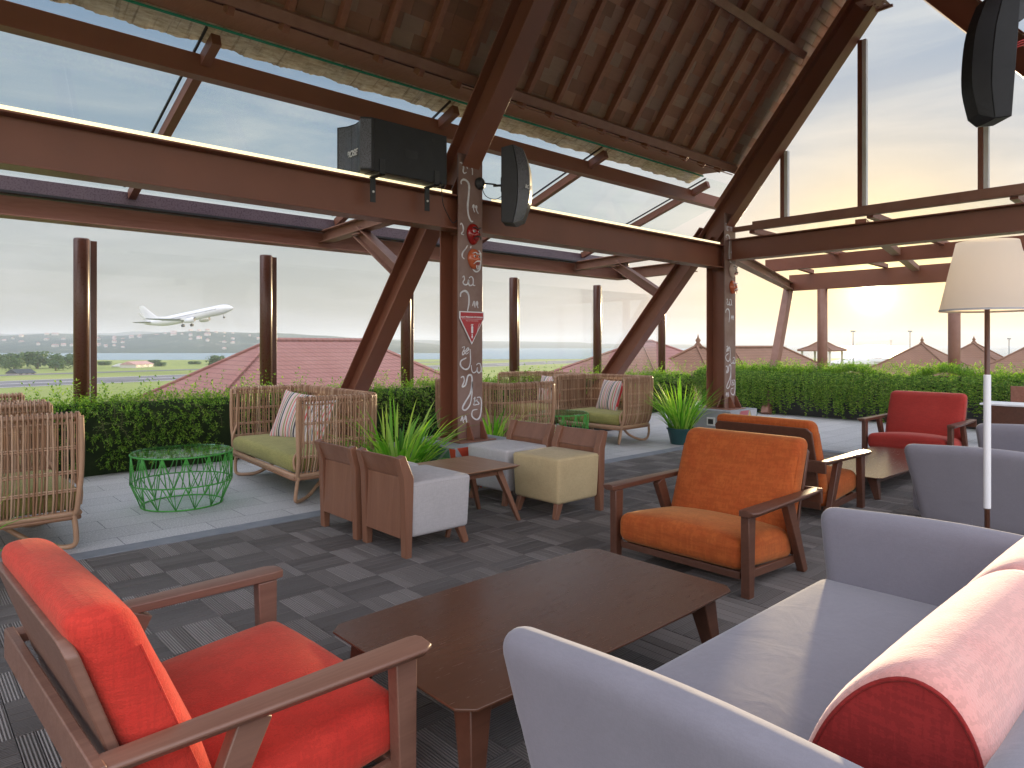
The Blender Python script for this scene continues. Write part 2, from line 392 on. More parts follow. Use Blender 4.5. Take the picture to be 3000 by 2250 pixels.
# ------------------------------------------------------------------ terrace floor
slab = paint('terrace_edge', (.30, .29, .28), (.24, .23, .22), .8)
b = MB(); b.box(-6, 15.3, -7, 9.1, GZ, -.06); struct('terrace', b, slab)
pv = NM('granite_paving'); v = pv.map((1, 1, 1))
br = pv.n('ShaderNodeTexBrick'); br.offset = .5; br.inputs['Scale'].default_value = 1.0; br.inputs['Brick Width'].default_value = .6; br.inputs['Row Height'].default_value = .3; br.inputs['Mortar Size'].default_value = .004; br.inputs['Mortar Smooth'].default_value = .2
br.inputs['Color1'].default_value = (.40, .39, .39, 1); br.inputs['Color2'].default_value = (.49, .478, .48, 1); br.inputs['Mortar'].default_value = (.13, .13, .14, 1); pv.l(v, br.inputs[0])
sp = pv.noise(v, 85, 2, .8); sp2 = pv.noise(v, 2.2, 4)
cc = pv.mix(pv.ramp(sp, [(.35, (.55, .55, .55)), (.5, (0, 0, 0))]), br.outputs[0], (.18, .18, .19)); cc = pv.mix(pv.ramp(sp, [(.56, (0, 0, 0)), (.68, (.8, .8, .8))]), cc, (.85, .84, .84)); cc = pv.mix(pv.math('MULTIPLY', sp2, .35), cc, (.30, .29, .30))
pv.set(Base_Color=cc, Roughness=.62); pb = pv.bump(br.outputs['Fac'], -.5, .004); pv.bump(sp, .25, .002, pb)
b = MB(); b.box(-6, 15.2, 5.152, 9.0, -.06, 0); b.box(8.9, 15.2, -7, 5.148, -.06, 0); struct('paving', b, pv.m)
kb = paint('kerb_concrete', (.17, .185, .21), (.23, .24, .26), .7, 8, .3, .2)
b = MB(); b.box(-6, 8.896, 4.984, 5.148, -.05, .006); b.box(8.74, 8.896, -7, 4.98, -.05, .006); struct('kerb_strip', b, kb, bevel=.004)
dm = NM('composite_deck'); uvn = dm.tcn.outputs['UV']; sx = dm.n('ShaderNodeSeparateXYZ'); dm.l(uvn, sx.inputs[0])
g = dm.n('ShaderNodeNewGeometry'); rnd = g.outputs['Random Per Island']
wv = dm.math('SINE', dm.math('MULTIPLY', sx.outputs[0], 2 * math.pi * 5)); wv = dm.math('ADD', dm.math('MULTIPLY', wv, .5), .5)
gr = dm.noise(dm.map((1, 1, 1)), 8, 5); fine = dm.noise(dm.map((1, 1, 1)), 140, 3)
cc = dm.ramp(rnd, [(0, (.20, .175, .163)), (.5, (.255, .227, .212)), (1, (.34, .305, .288))])
syy = dm.math('MULTIPLY', sx.outputs[1], .5); cc = dm.mix(syy, cc, (.06, .053, .05))  # one tile direction tinted darker: groove sheen by orientation painted into the colour
cc = dm.mix(dm.ramp(wv, [(.0, (.85, .85, .85)), (.42, (0, 0, 0))]), cc, (.02, .019, .019)); cc = dm.mix(dm.math('MULTIPLY', gr, .4), cc, (.15, .13, .12))
dm.set(Base_Color=cc, Roughness=dm.math('ADD', dm.math('MULTIPLY', fine, .3), .5)); dm.b.inputs['Specular IOR Level'].default_value = .3; dm.bump(dm.math('ADD', wv, dm.math('MULTIPLY', fine, .4)), .8, .005)
b = MB(); T = .3
v1 = 4.98; nu = int((8.73 + 1.2) / T) + 1
for i in range(nu):
    for j in range(24):
        u0 = 8.73 - (i + 1) * T; w0 = v1 - (j + 1) * T; horiz = (i + j) % 2
        for k in range(5):
            s0 = k * T / 5 + .0025; s1 = (k + 1) * T / 5 - .0025; e = .0015; dz = random.uniform(-.0012, .0012)
            if horiz: x0, x1, y0, y1 = u0 + e, u0 + T - e, w0 + s0, w0 + s1
            else: x0, x1, y0, y1 = u0 + s0, u0 + s1, w0 + e, w0 + T - e
            vs = [(x, y, z) for z in (-.03, 0.002 + dz) for y in (y0, y1) for x in (x0, x1)]
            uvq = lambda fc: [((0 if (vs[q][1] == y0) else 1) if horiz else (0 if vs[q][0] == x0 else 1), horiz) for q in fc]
            fs = [(4, 5, 7, 6), (0, 1, 5, 4), (1, 3, 7, 5), (3, 2, 6, 7), (2, 0, 4, 6)]
            uv = []
            for fc in fs: uv += uvq(fc)
            b.add(vs, fs, uv)
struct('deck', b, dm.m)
b = MB(); b.box(-1.6, 8.735, -2.4, 4.98, -.058, -.03); struct('deck_base', b, BLACKP)
b = MB(); b.box(-6, 8.735, -7, -2.41, -.058, 0); b.box(-6, -1.61, -2.4, 4.98, -.058, 0); struct('deck_rest', b, paint('plain_deck', (.10, .09, .088), (.08, .075, .07), .6))
# ------------------------------------------------------------------ the pavilion (frame, roof, skylights)
pav = empty('pavilion', (4.19, 5.3, 0), 0, 'open-sided timber-roofed terrace pavilion on brown steel columns with a glazed lean-to skylight', 'pavilion')
pv0 = Matrix.Translation(pav.location)
def adopt(o, par=None):
    par = par or pav; o.parent = par; o.matrix_parent_inverse = Matrix.Translation(-Vector(pav.location)) if par is pav else Matrix()
    return o
def part(b, name, m, par=None, **k):
    o = b.build(name, m, **k); return adopt(o, par)
CU = (4.19, 9.04); CV = 5.15
def strokes(cu, which, zsh=0.):
    """painted Balinese letters on the front flange, each stroke a thin raised ribbon of paint"""
    R5 = lambda x, y: ((x - 283) / 214 * .30 - .15, H - ((800 + y / 3.017) * .73733 - 745) * 6.62 / 1475)
    R4 = lambda x, y: ((x - 395) / 292 * .30 - .15, H - ((400 + y / 4.149) * .73733 - 745) * 6.62 / 1475)
    S = [(R4, .011, [(410, 345), (435, 345), (455, 390), (450, 440), (465, 460), (490, 445)]), (R4, .010, [(440, 358), (470, 350), (495, 375), (503, 400)]), (R4, .010, [(500, 372), (525, 352), (550, 365), (562, 400), (562, 460)]),
         (R4, .016, [(430, 600), (425, 570), (450, 540), (490, 545), (520, 590), (518, 700), (505, 850), (515, 960), (545, 1025), (570, 1025)]),
         (R4, .010, [(560, 860), (572, 825), (582, 832), (575, 870), (590, 910)]), (R4, .010, [(595, 860), (605, 830), (615, 837), (612, 880), (635, 920)]),
         (R4, .011, [(415, 1090), (430, 1070), (450, 1110), (450, 1160), (430, 1195), (460, 1205)]), (R4, .011, [(505, 1325), (480, 1370), (445, 1420), (440, 1470), (465, 1495)]), (R4, .008, [(545, 1325), (540, 1355)]), (R4, .012, [(640, 1370), (665, 1420), (660, 1560), (640, 1620), (600, 1635), (560, 1600)]),
         (R5, .010, [(318, 45), (330, 30), (335, 60), (322, 85), (335, 105), (360, 100), (372, 62), (372, 95), (385, 110), (410, 95), (412, 50), (395, 30), (375, 45)]), (R5, .007, [(410, 95), (418, 107), (430, 105)]),
         (R5, .014, [(300, 215), (305, 180), (340, 160), (370, 190), (375, 260), (362, 335)]), (R5, .010, [(407, 290), (418, 250), (427, 258), (425, 280), (430, 303)]), (R5, .010, [(437, 285), (446, 248), (452, 260), (450, 285), (457, 305)]),
         (R5, .008, [(313, 660), (335, 650), (330, 680), (318, 700), (320, 722), (345, 700), (372, 675), (365, 660), (345, 685), (330, 690), (350, 715), (372, 700)]), (R5, .011, [(385, 672), (388, 780), (370, 840), (335, 848), (302, 815), (305, 775), (345, 752), (352, 748)]),
         (R5, .009, [(395, 815), (400, 860), (415, 882), (440, 870), (450, 838), (450, 870), (465, 885), (485, 860), (478, 810), (460, 800), (440, 815)]), (R5, .007, [(485, 860), (492, 878), (496, 880)]),
         (R5, .013, [(303, 922), (325, 912), (333, 950), (315, 1000), (345, 985), (365, 910), (395, 905), (402, 960), (388, 1060), (340, 1140), (318, 1190), (345, 1207), (385, 1160), (402, 1060), (402, 960)]),
         (R5, .008, [(415, 1118), (430, 1100), (422, 1150), (440, 1130), (465, 1160), (445, 1167), (415, 1165), (450, 1120)]), (R5, .011, [(445, 1105), (475, 1105), (487, 1150), (482, 1240), (465, 1290), (435, 1298), (402, 1265), (408, 1218), (450, 1210)]),
         (R5, .011, [(303, 1300), (316, 1262), (322, 1290), (327, 1320)]), (R5, .011, [(335, 1292), (345, 1260), (350, 1290), (356, 1322)])]
    b = MB()
    for fn, wd, pts in S:
        if which and fn is R4 and pts[0][1] > 1000: continue
        q = [fn(*p) for p in pts]; q = [(x * (-1 if which and fn is R5 and False else 1), z) for x, z in q]
        c_ = cr([(x, z, 0) for x, z in q], 5); n = len(c_)
        vs = []; fs = []
        for i, p in enumerate(c_):
            t = (c_[min(i + 1, n - 1)] - c_[max(i - 1, 0)]).normalized(); s_ = Vector((-t.y, t.x, 0)); k = .55 + .45 * math.sin(math.pi * min(.95, max(.05, i / (n - 1)))) * (1 + .25 * math.sin(i * .7))
            for sg in (-1, 1):
                r = p + s_ * wd * .68 * k * sg; vs.append((cu + r.x, CV - .0022, r.y + zsh)); 
            for sg in (-1, 1):
                r = p + s_ * wd * .68 * k * sg; vs.append((cu + r.x, CV - .0002, r.y + zsh))
        for i in range(n - 1):
            o = i * 4; fs += [(o, o + 4, o + 5, o + 1), (o, o + 2, o + 6, o + 4), (o + 1, o + 5, o + 7, o + 3)]
        b.add(vs, fs)
    return b
CHALK = paint('chalk_white_paint', (.75, .75, .76), (.52, .52, .55), .7, 25, .2)
OLDST = paint('streaked_column_face', (.17, .085, .062), (.25, .165, .14), .4, 5., .5, .1)
cols = []
for k, cu in enumerate(CU):
    zt = 3.19 if k == 0 else 3.25
    cb = MB(); cb.box(cu - .15, cu + .15, CV + .285, CV + .30, .436, zt - .35); cb.box(cu - .005, cu + .005, CV + .016, CV + .284, .436, zt - .1)
    c_ = part(cb, 'column', STEEL, bevel=.003); cols.append(c_)
    q = MB(); q.box(cu - .15, cu + .15, CV, CV + .0155, .436, zt); part(q, 'front_flange', OLDST, c_, bevel=.002)
    g_ = MB()
    for du in (-.05, .12): g_.prism([(CV - .002, .436), (CV - .002, .60), (CV - .03, .60), (CV - .10, .46), (CV - .10, .436)], cu + du, cu + du + .012, Matrix(((0, 1, 0, 0), (1, 0, 0, 0), (0, 0, 1, 0), (0, 0, 0, 1))))
    g_.prism([(cu - .006, .436), (cu - .006, .62), (cu - .14, .45), (cu - .14, .436)], CV + .12, CV + .132)
    part(g_, 'gusset', STEEL, c_)
    bp = MB(); bp.box(cu - .22, cu + .22, CV - .13, CV + .42, .4235, .4355); part(bp, 'base_plate', STEEL2, c_, bevel=.002)
    part(strokes(cu, k), 'painted_script', CHALK, c_)
    if k == 0:
        st = MB(); st.bar((cu + .135, CV - .004, .46), (cu + .135, CV - .004, zt), .004, .004)
    # plinth with coloured triangles
    hw = .42 if k == 0 else .37; y0 = 4.85 if k == 0 else 4.93; y1 = y0 + 2 * hw
    pb_ = MB(); pb_.box(cu - hw, cu + hw, y0, y1, 0.0, .423); pl = part(pb_, 'plinth', CONC, bevel=.008)
    TC = [(.10, .22, .14), (.55, .07, .03), (.42, .12, .14), (.55, .42, .16), (.12, .30, .22), (.48, .48, .5)]
    tm = []
    for i, c3 in enumerate(TC): tm.append(bpy.data.materials.get('plinth_colour_%d' % i) or paint('plinth_colour_%d' % i, c3, tuple(x * .85 for x in c3), .6, 5, .3))
    e = .0025; xl, xr = cu - hw, cu + hw
    if k == 0:
        F_ = [('-v', 0, [(0, 0), (.45, .1), (0, .35)]), ('-v', 1, [(.02, .42), (.5, .42), (.3, .02)]), ('-v', 0, [(.52, .42), (.84, .42), (.84, .1)]), ('-v', 3, [(.33, .02), (.8, 0), (.55, .36)]),
              ('-u', 0, [(0, .02), (.5, .05), (.1, .40)]), ('-u', 0, [(.12, .41), (.55, .07), (.6, .41)]), ('-u', 1, [(0, .41), (.09, .41), (0, .12)]), ('-u', 5, [(.62, .41), (.84, .41), (.84, .2)])]
    else:
        F_ = [('-v', 1, [(.0, .02), (.26, .0), (.26, .40)]), ('-v', 2, [(.27, .41), (.5, .41), (.3, .05)]), ('-v', 3, [(.36, .03), (.52, .41), (.66, .1)]), ('-v', 5, [(.54, .41), (.73, .41), (.68, .1)]), ('-v', 4, [(.68, .04), (.735, .4), (.735, .04)]),
              ('-u', 1, [(0, .05), (.2, .02), (0, .4)]), ('-u', 2, [(.5, .41), (.73, .41), (.73, .2)])]
    for face, ci, pts in F_:
        q = MB(); vs = []
        for dd in (e, -.001):
            for a_, z_ in pts: vs.append((xl + a_, y0 - dd, z_) if face == '-v' else (xl - dd, y0 + a_, z_))
        q.add(vs, [(0, 1, 2), (5, 4, 3), (0, 3, 4, 1), (1, 4, 5, 2), (2, 5, 3, 0)]); part(q, 'painted_triangle', tm[ci], pl)
    if k == 1:
        q = MB(); q.box(xl - .018, xl - .0005, y0 + .24, y0 + .37, .20, .32); s_ = part(q, 'socket_box', METALW, pl, bevel=.004)
        q = MB(); q.box(xl - .022, xl - .0182, y0 + .265, y0 + .345, .225, .295); part(q, 'socket_face', BLACKP, pl)
# long beam on the column line
def beam(a, b_, w, h, name='beam', m=STEEL, up=(0, 0, 1), **k):
    q = MB(); q.ibeam(a, b_, w, h, up, **k); return part(q, name, m, bevel=.002)
beam((-2.5, 5.27, 2.625), (CU[0] - .008, 5.27, 2.625), .20, .33); beam((CU[0] + .008, 5.27, 2.625), (CU[1] - .008, 5.27, 2.625), .20, .33)
EMIT = NM('yellow_emissive'); EMIT.set(Base_Color=(.9, .85, .6), Emission_Color=(1, .86, .50), Emission_Strength=.75); EMIT = EMIT.m  # pale yellow emissive strip along the top front edge of the beams
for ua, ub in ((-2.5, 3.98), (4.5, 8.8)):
    q = MB(); q.box(ua, ub, 5.172, 5.20, 2.792, 2.816); part(q, 'emissive_strip', EMIT)
for cu in CU:          # end plates of the beams at the column webs
    for sg in (-1, 1):
        q = MB(); q.box(cu + sg * .03 - .006, cu + sg * .03 + .006, 5.17, 5.43, 2.44, 2.80); part(q, 'end_plate', STEEL, bevel=.002)
# raking main rafters, props, per frame
RU = lambda v: 3.207 + (5.03 - v) * 1.24        # underside of the steel rafter
for k, cu in enumerate(CU):
    nrm = Vector((0, 1.24, 1)).normalized(); off = nrm * .155
    a = Vector((cu, 5.38, RU(5.38))) + off; t_ = Vector((cu, 2.95, RU(2.95))) + off
    beam(a, t_, .21, .30, 'steel_rafter', STEEL, tuple(nrm))
    nr2 = Vector((0, -1.24, 1)).normalized(); a2 = Vector((cu, .7, RU(2.95) - 2.25 * 1.24)) + nr2 * .155; t2 = Vector((cu, 2.94, RU(2.95))) + nr2 * .155
    beam(a2, t2, .21, .30, 'steel_rafter', STEEL, tuple(nr2))
    pn = Vector((0, 1.17, 1)).normalized()
    beam((cu, 8.0, .08), (cu, 5.50, 3.02), .20, .26, 'raking_prop', STEEL, tuple(pn))
    # haunch plate where rafter, prop and column meet
    q = MB(); q.prism([(5.16, 2.80), (5.60, 2.80), (5.50, 3.15), (5.25, 3.30), (5.16, 3.2)], cu - .007, cu + .007, Matrix(((0, 1, 0, 0), (1, 0, 0, 0), (0, 0, 1, 0), (0, 0, 0, 1)))); part(q, 'haunch_plate', STEEL)
    beam((cu, 5.6, 2.83), (cu, 8.16, 2.74), .15, .15, 'bracket_arm', STEEL2)
    beam((cu, 7.25, 2.70), (cu, 6.40, 2.17), .14, .14, 'knee_brace', STEEL2, (0, -.55, 1))
    q = MB(); q.box(cu - .08, cu + .08, 7.12, 7.30, 2.66, 2.672); part(q, 'bolt_plate', STEEL2)
# eave beam on the garden side: timber-brown channel, dark gap, glossy flashing band
q = MB(); q.box(-3, 10.40, 8.18, 8.20, 2.60, 2.80); q.box(-3, 10.40, 8.08, 8.18, 2.59, 2.605); q.box(-3, 10.4, 8.2, 8.30, 2.59, 2.605); part(q, 'eave_beam', WOODU, bevel=.003)
q = MB(); q.box(-3, 10.38, 8.06, 8.26, 2.806, 2.83); part(q, 'gap_shade_strip', BLACK)  # black strip filling the open gap, its shade put in as colour
q = MB(); q.box(-3, 10.38, 8.235, 8.255, 2.834, 3.0); part(q, 'flashing', PURPLE, bevel=.002)
beam((10.42, 8.22, 2.70), (10.42, 6.6, 2.73), .14, .20, 'end_eave_beam', STEEL2)
beam((9.2, 7.2, 2.72), (10.40, 8.1, 2.70), .12, .14, 'bracket_arm', STEEL2)
# skylight: mid purlin, glazing bars, panes
GZV = lambda v: 3.04 + (8.18 - v) * .33
q = MB(); q.bar((-2.5, 5.99, GZV(5.99) - .085), (10.4, 5.99, GZV(5.99) - .085), .13, .18); part(q, 'skylight_purlin', STEEL, bevel=.004)
bars = [-.47, 1.97, 4.41, 6.85, 9.29]
for u_ in bars:
    q = MB(); q.bar((u_, 8.22, GZV(8.22) - .06), (u_, 5.66, GZV(5.66) - .06), .075, .10); part(q, 'glazing_bar', STEEL, bevel=.003)
    q = MB(); q.bar((u_ - .075, 8.2, GZV(8.2) + .014), (u_ - .075, 5.66, GZV(5.66) + .014), .018, .018); part(q, 'pane_seal', BLACK)
SKG = glassmat('skylight_glass', (.97, .99, .99), .015, k=.04)
for a_, b_ in zip([-2.9] + bars, bars + [10.4]):
    q = MB(); q.bar(((a_ + b_) / 2, 8.25, GZV(8.25) + .010), ((a_ + b_) / 2, 5.64, GZV(5.64) + .010), b_ - a_ - .02, .010); part(q, 'skylight_pane', SKG)
ge = paint('green_glass_edge', (.05, .42, .27), (.04, .35, .22), .1, 3)
q = MB(); q.bar((-2.5, 5.63, GZV(5.63) + .012), (9.1, 5.63, GZV(5.63) + .012), .012, .018); part(q, 'glass_edge', ge)
# frayed, weathered shingle ends that lie over the glass along the roof edge
def frm():
    m = NM('weathered_shingle_ends'); v = m.map((3, 9, 9)); f = m.noise(v, 3, 6, .7); f2 = m.noise(m.map((14, 1.2, 1.2)), 1.5, 4, .6)
    cc = m.ramp(f, [(.3, (.34, .27, .18)), (.5, (.60, .53, .42)), (.7, (.80, .76, .68))]); cc = m.mix(m.ramp(f2, [(.55, (0, 0, 0)), (.7, (.7, .7, .7))]), cc, (.14, .09, .05))
    m.set(Base_Color=cc, Roughness=.8); m.bump(f, .6, .01)
    tr = m.n('ShaderNodeBsdfTranslucent'); m.l(cc, tr.inputs[0]); mx = m.n('ShaderNodeMixShader'); mx.inputs[0].default_value = .55; m.l(m.b.outputs[0], mx.inputs[1]); m.l(tr.outputs[0], mx.inputs[2]); m.l(mx.outputs[0], m.t.nodes['Material Output'].inputs[0]); return m.m
q = MB(); n = 700; rr = random.Random(3)
wv_ = [.015 * math.sin(i * .11) + .012 * math.sin(i * .37 + 1) + rr.uniform(-.010, .010) for i in range(n + 1)]
for i in range(n + 1):
    u_ = -2.5 + 11.6 * i / n
    for vv, dz in ((5.62, .030), (5.70, .028), (5.78, .026), (5.86 + wv_[i], .024), (5.86 + wv_[i], .044), (5.74, .060), (5.62, .085)):
        q.v.append((u_, vv, GZV(vv) + dz + (wv_[i] * .2 if vv > 5.75 else 0)))
for i in range(n):
    for k in range(6): a_ = i * 7 + k; q.f.append((a_, a_ + 7, a_ + 8, a_ + 1))
part(q, 'shingle_edge', frm())
# roof boarding: shingle courses seen from below, timber rafters, purlins
RC = lambda v: 3.90 + (5.05 - v) * 1.327         # underside of the timber rafters
def shg():
    m = NM('roof_shingles'); g = m.n('ShaderNodeNewGeometry'); r = g.outputs['Random Per Island']
    f = m.noise(m.map((6, 30, 30)), 1., 5, .6)
    cc = m.ramp(r, [(0, (.23, .105, .062)), (.35, (.35, .145, .085)), (.55, (.28, .17, .13)), (.8, (.36, .225, .165)), (1, (.44, .20, .12))])
    cc = m.mix(m.math('MULTIPLY', f, .4), cc, (.10, .05, .035)); m.set(Base_Color=cc, Roughness=.6); m.bump(f, .3, .004); return m.m
SH = shg(); q = MB(); rr = random.Random(5)
sl = Vector((0, -1, 1.327)).normalized(); nn = Vector((0, 1.327, 1)).normalized(); pitch = .135
def shingles(sgn, s0, s1, u0, u1, q):
    ridge = Vector((0, 2.95, RC(2.95) + .11)); d = Vector((0, sgn, -1.327)).normalized(); no = Vector((0, sgn * 1.327, 1)).normalized()
    nrow = int((s1 - s0) / pitch)
    for j in range(nrow):
        s = s0 + j * pitch; x = u0 - rr.uniform(0, .2)
        while x < u1:
            wd = .213
            a = ridge + d * s + Vector((x, 0, 0)); b_ = a + d * (pitch * 1.02)
            lo = rr.uniform(.0, .004)
            p = [a + no * (.014 + lo), a + Vector((wd - .003, 0, 0)) + no * (.014 + lo), b_ + Vector((wd - .003, 0, 0)) + no * lo, b_ + no * lo]
            t = [x_ + no * .012 for x_ in p]; q.add(p + t, [(0, 3, 2, 1), (4, 5, 6, 7), (3, 7, 6, 2), (0, 4, 7, 3), (1, 2, 6, 5)]); x += wd
shingles(1, 0.02, 3.68, -2.4, 9.32, q); part(q, 'roof_shingles', SH)
q = MB(); shingles(-1, 0.02, 3.7, -2.4, 9.32, q); part(q, 'roof_shingles', SH)
q = MB()
for sg, s1 in ((1, 3.72), (-1, 3.75)):
    ridge = Vector((0, 2.95, RC(2.95) + .15)); d = Vector((0, sg, -1.327)).normalized(); no = Vector((0, sg * 1.327, 1)).normalized()
    q.bar(ridge + Vector((3.5, 0, 0)) + no * .03, ridge + Vector((3.5, 0, 0)) + d * s1 + no * .03, 11.9, .03, tuple(no))
part(q, 'roof_covering', paint('roof_covering', (.12, .05, .04), (.09, .04, .03), .8))
ur = 9.0 - .30
while ur > -2.3:
    for sg in (1, -1):
        d = Vector((0, sg, -1.327)).normalized(); no = Vector((0, sg * 1.327, 1)).normalized(); rg = Vector((ur, 2.95 + sg * .02, RC(2.95) + .055))
        q = MB(); q.bar(rg + d * .02, rg + d * (3.66 if sg > 0 else 3.6), .055, .10, tuple(no)); part(q, 'timber_rafter', WOODD, bevel=.003)
    ur -= .426
for v_ in (5.03, 4.04):
    no = Vector((0, 1.327, 1)).normalized(); c_ = Vector((0, v_, RC(v_) - .055))
    q = MB(); q.bar(c_ + Vector((-2.4, 0, 0)), c_ + Vector((8.93, 0, 0)), .09, .11, tuple(no)); part(q, 'roof_purlin', STEEL2, bevel=.004)
    q = MB(); q.bar((-2.4, 5.9 - v_, RC(v_) - .055), (8.93, 5.9 - v_, RC(v_) - .055), .09, .11); part(q, 'roof_purlin', STEEL2, bevel=.004)
q = MB(); q.bar((3.3, 5.12, 3.90), (3.3, 5.66, 3.94), 11.6, .02); part(q, 'roof_soffit', WOODD)
q = MB(); q.bar((3.3, 4.95, RC(4.95) + .30), (3.3, 5.85, 4.00), 11.6, .03); part(q, 'roof_covering', bpy.data.materials['roof_covering'])
q = MB(); q.tube([(4.0, 5.04, RC(5.04) - .14), (8.9, 5.04, RC(5.04) - .14)], .007, 5); part(q, 'conduit', STEEL2)
# gable: barge members, sill rail, mullions, panes, perforated plate
gu = 9.16
bn = Vector((0, 1.24, 1)).normalized()
q = MB(); q.bar(Vector((9.02 + .12, 5.1, RU(5.1))) + bn * .30, Vector((9.02 + .12, 2.95, RU(2.95))) + bn * .30, .04, .34, tuple(bn)); part(q, 'barge_board', WOODD)
q = MB(); q.bar((gu, 5.2, 3.03), (gu, 4.86, 3.035), .07, .07); q.bar((gu, 4.85, 3.05), (gu, .3, 3.05), .10, .12); part(q, 'gable_rail', STEEL2, bevel=.006)
for v_, zt in ((4.42, RU(4.42) + .06), (3.40, RU(3.40)), (2.10, RU(2.95) - .85 * 1.24), (1.25, RU(2.95) - 1.7 * 1.24)):
    q = MB(); q.box(gu - .03, gu + .03, v_ - .026, v_ + .026, 3.11, zt); part(q, 'gable_mullion', STEEL, bevel=.003)
    q = MB(); q.box(gu - .02, gu + .045, v_ - .075, v_ - .0265, 3.11, zt); part(q, 'mullion_cover', METALW, bevel=.003)
q = MB(); q.add([(gu, 5.0, 3.11), (gu, .9, 3.11), (gu, .9, 3.2), (gu, 2.95, RU(2.95) - .02), (gu, 5.0, RU(5.0))], [(0, 1, 2, 3, 4)]); part(q, 'gable_pane', GLASS)
q = MB(); cs = .028
for i in range(14):
    for j in range(10):
        if i % 3 == 1 and j % 3 == 1 and rr.random() < .8: continue
        x0 = 8.72 + i * cs; y0 = 3.02 + j * cs; q.box(x0, x0 + cs, y0, y0 + cs, 5.52, 5.53)
part(q, 'perforated_plate', STEEL2)
q = MB(); q.bar((9.1, 3.0, 5.515), (9.1, 3.36, 5.505), .03, .03); part(q, 'plate_angle', STEEL2)
q = MB(); q.tube([(9.13, 3.40, 5.9), (9.13, 3.40, 5.3)], .010, 6); part(q, 'tie_rod', METALW)
# gable cross beam and end canopy
beam((9.06, 5.14, 2.72), (9.06, .2, 2.72), .22, .30)
for u_, z0, z1, v0, v1_ in ((12.2, 2.72, 2.94, 6.2, .0), (14.5, 2.52, 2.86, 6.83, -.2)):
    q = MB(); q.bar((u_, v0, (z0 + z1) / 2), (u_, v1_, (z0 + z1) / 2), .12, z1 - z0); part(q, 'canopy_purlin', STEEL, bevel=.004)
q = MB(); q.ibeam((9.22, 5.2, 2.66), (14.5, 6.83, 2.62), .15, .16); part(q, 'hip_beam', STEEL2)
for v_ in (6.35, 4.9, 3.3, 1.8):
    ua = 9.2 if v_ < 5.2 else 9.2 + (v_ - 5.2) / 1.63 * 5.3
    q = MB(); q.bar((ua, v_, 3.0), (14.5, v_, 2.90), .08, .08); part(q, 'canopy_bar', STEEL, bevel=.003)
q = MB(); q.bar((9.3, 3.45, 2.93), (14.4, 4.35, 2.80), .13, .10); part(q, 'canopy_brace', STEEL2, bevel=.004)
for v0, v1_ in ((6.3, 4.95), (4.85, 3.35), (3.25, 1.85), (1.75, .2)):
    q = MB(); q.bar((9.3 if v0 < 6 else 12.2, (v0 + v1_) / 2, 3.06 if v0 < 6 else 3.0), (14.6, (v0 + v1_) / 2, 2.955), v0 - v1_, .01); part(q, 'canopy_pane', SKG)
q = MB(); q.bar((14.47, 6.86, 2.54), (12.62, 6.43, .0), .15, .15, (1, 0, 0)); part(q, 'leaning_post', STEEL2, bevel=.004)
for v_ in (6.14, 3.74):
    q = MB(); q.lathe([(.10, 0), (.10, 2.52)], (14.5, v_, 0), 20); o_ = part(q, 'end_post', STEEL2, smooth=True)
    q = MB(); q.box(14.38, 14.62, v_ - .12, v_ + .12, 0, .02); part(q, 'foot_plate', STEEL2, o_)
# glass windscreen along the garden edge
ws = empty('glass_windscreen', (1.6, 8.69, 0), 0, 'tall frameless glass windscreen on free-standing brown round steel posts behind the left hedge', 'windscreen')
pu = [-.55, 1.59, 3.65, 5.81, 8.03, 10.25, 12.4]
POST = paint('post_paint', (.10, .036, .022), (.085, .030, .018), .3, 3, .5, .02)
for i, u_ in enumerate(pu):
    q = MB(); q.lathe([(.078, 0), (.078, 2.50), (.070, 2.515)], (u_, 8.69, 0), 24); o_ = q.build('post', POST, smooth=True); o_.parent = ws; o_.matrix_parent_inverse = Matrix.Translation((-1.6, -8.69, 0))
    q = MB(); q.box(u_ + .066, u_ + .15, 8.70, 8.72, 0, 2.50); f_ = q.build('fin', POST, bevel=.003); f_.parent = o_
    q = MB(); q.box(u_ + .062, u_ + .080, 8.66, 8.699, 0, 2.50); f_ = q.build('cover_strip', METALW if i < 2 else POST); f_.parent = o_
for a_, b_ in zip(pu, pu[1:]):
    q = MB(); q.box(a_ + .16, b_ - .09, 8.705, 8.715, .1, 2.42); o_ = q.build('glass_pane', GLASS); o_.parent = ws; o_.matrix_parent_inverse = Matrix.Translation((-1.6, -8.69, 0))
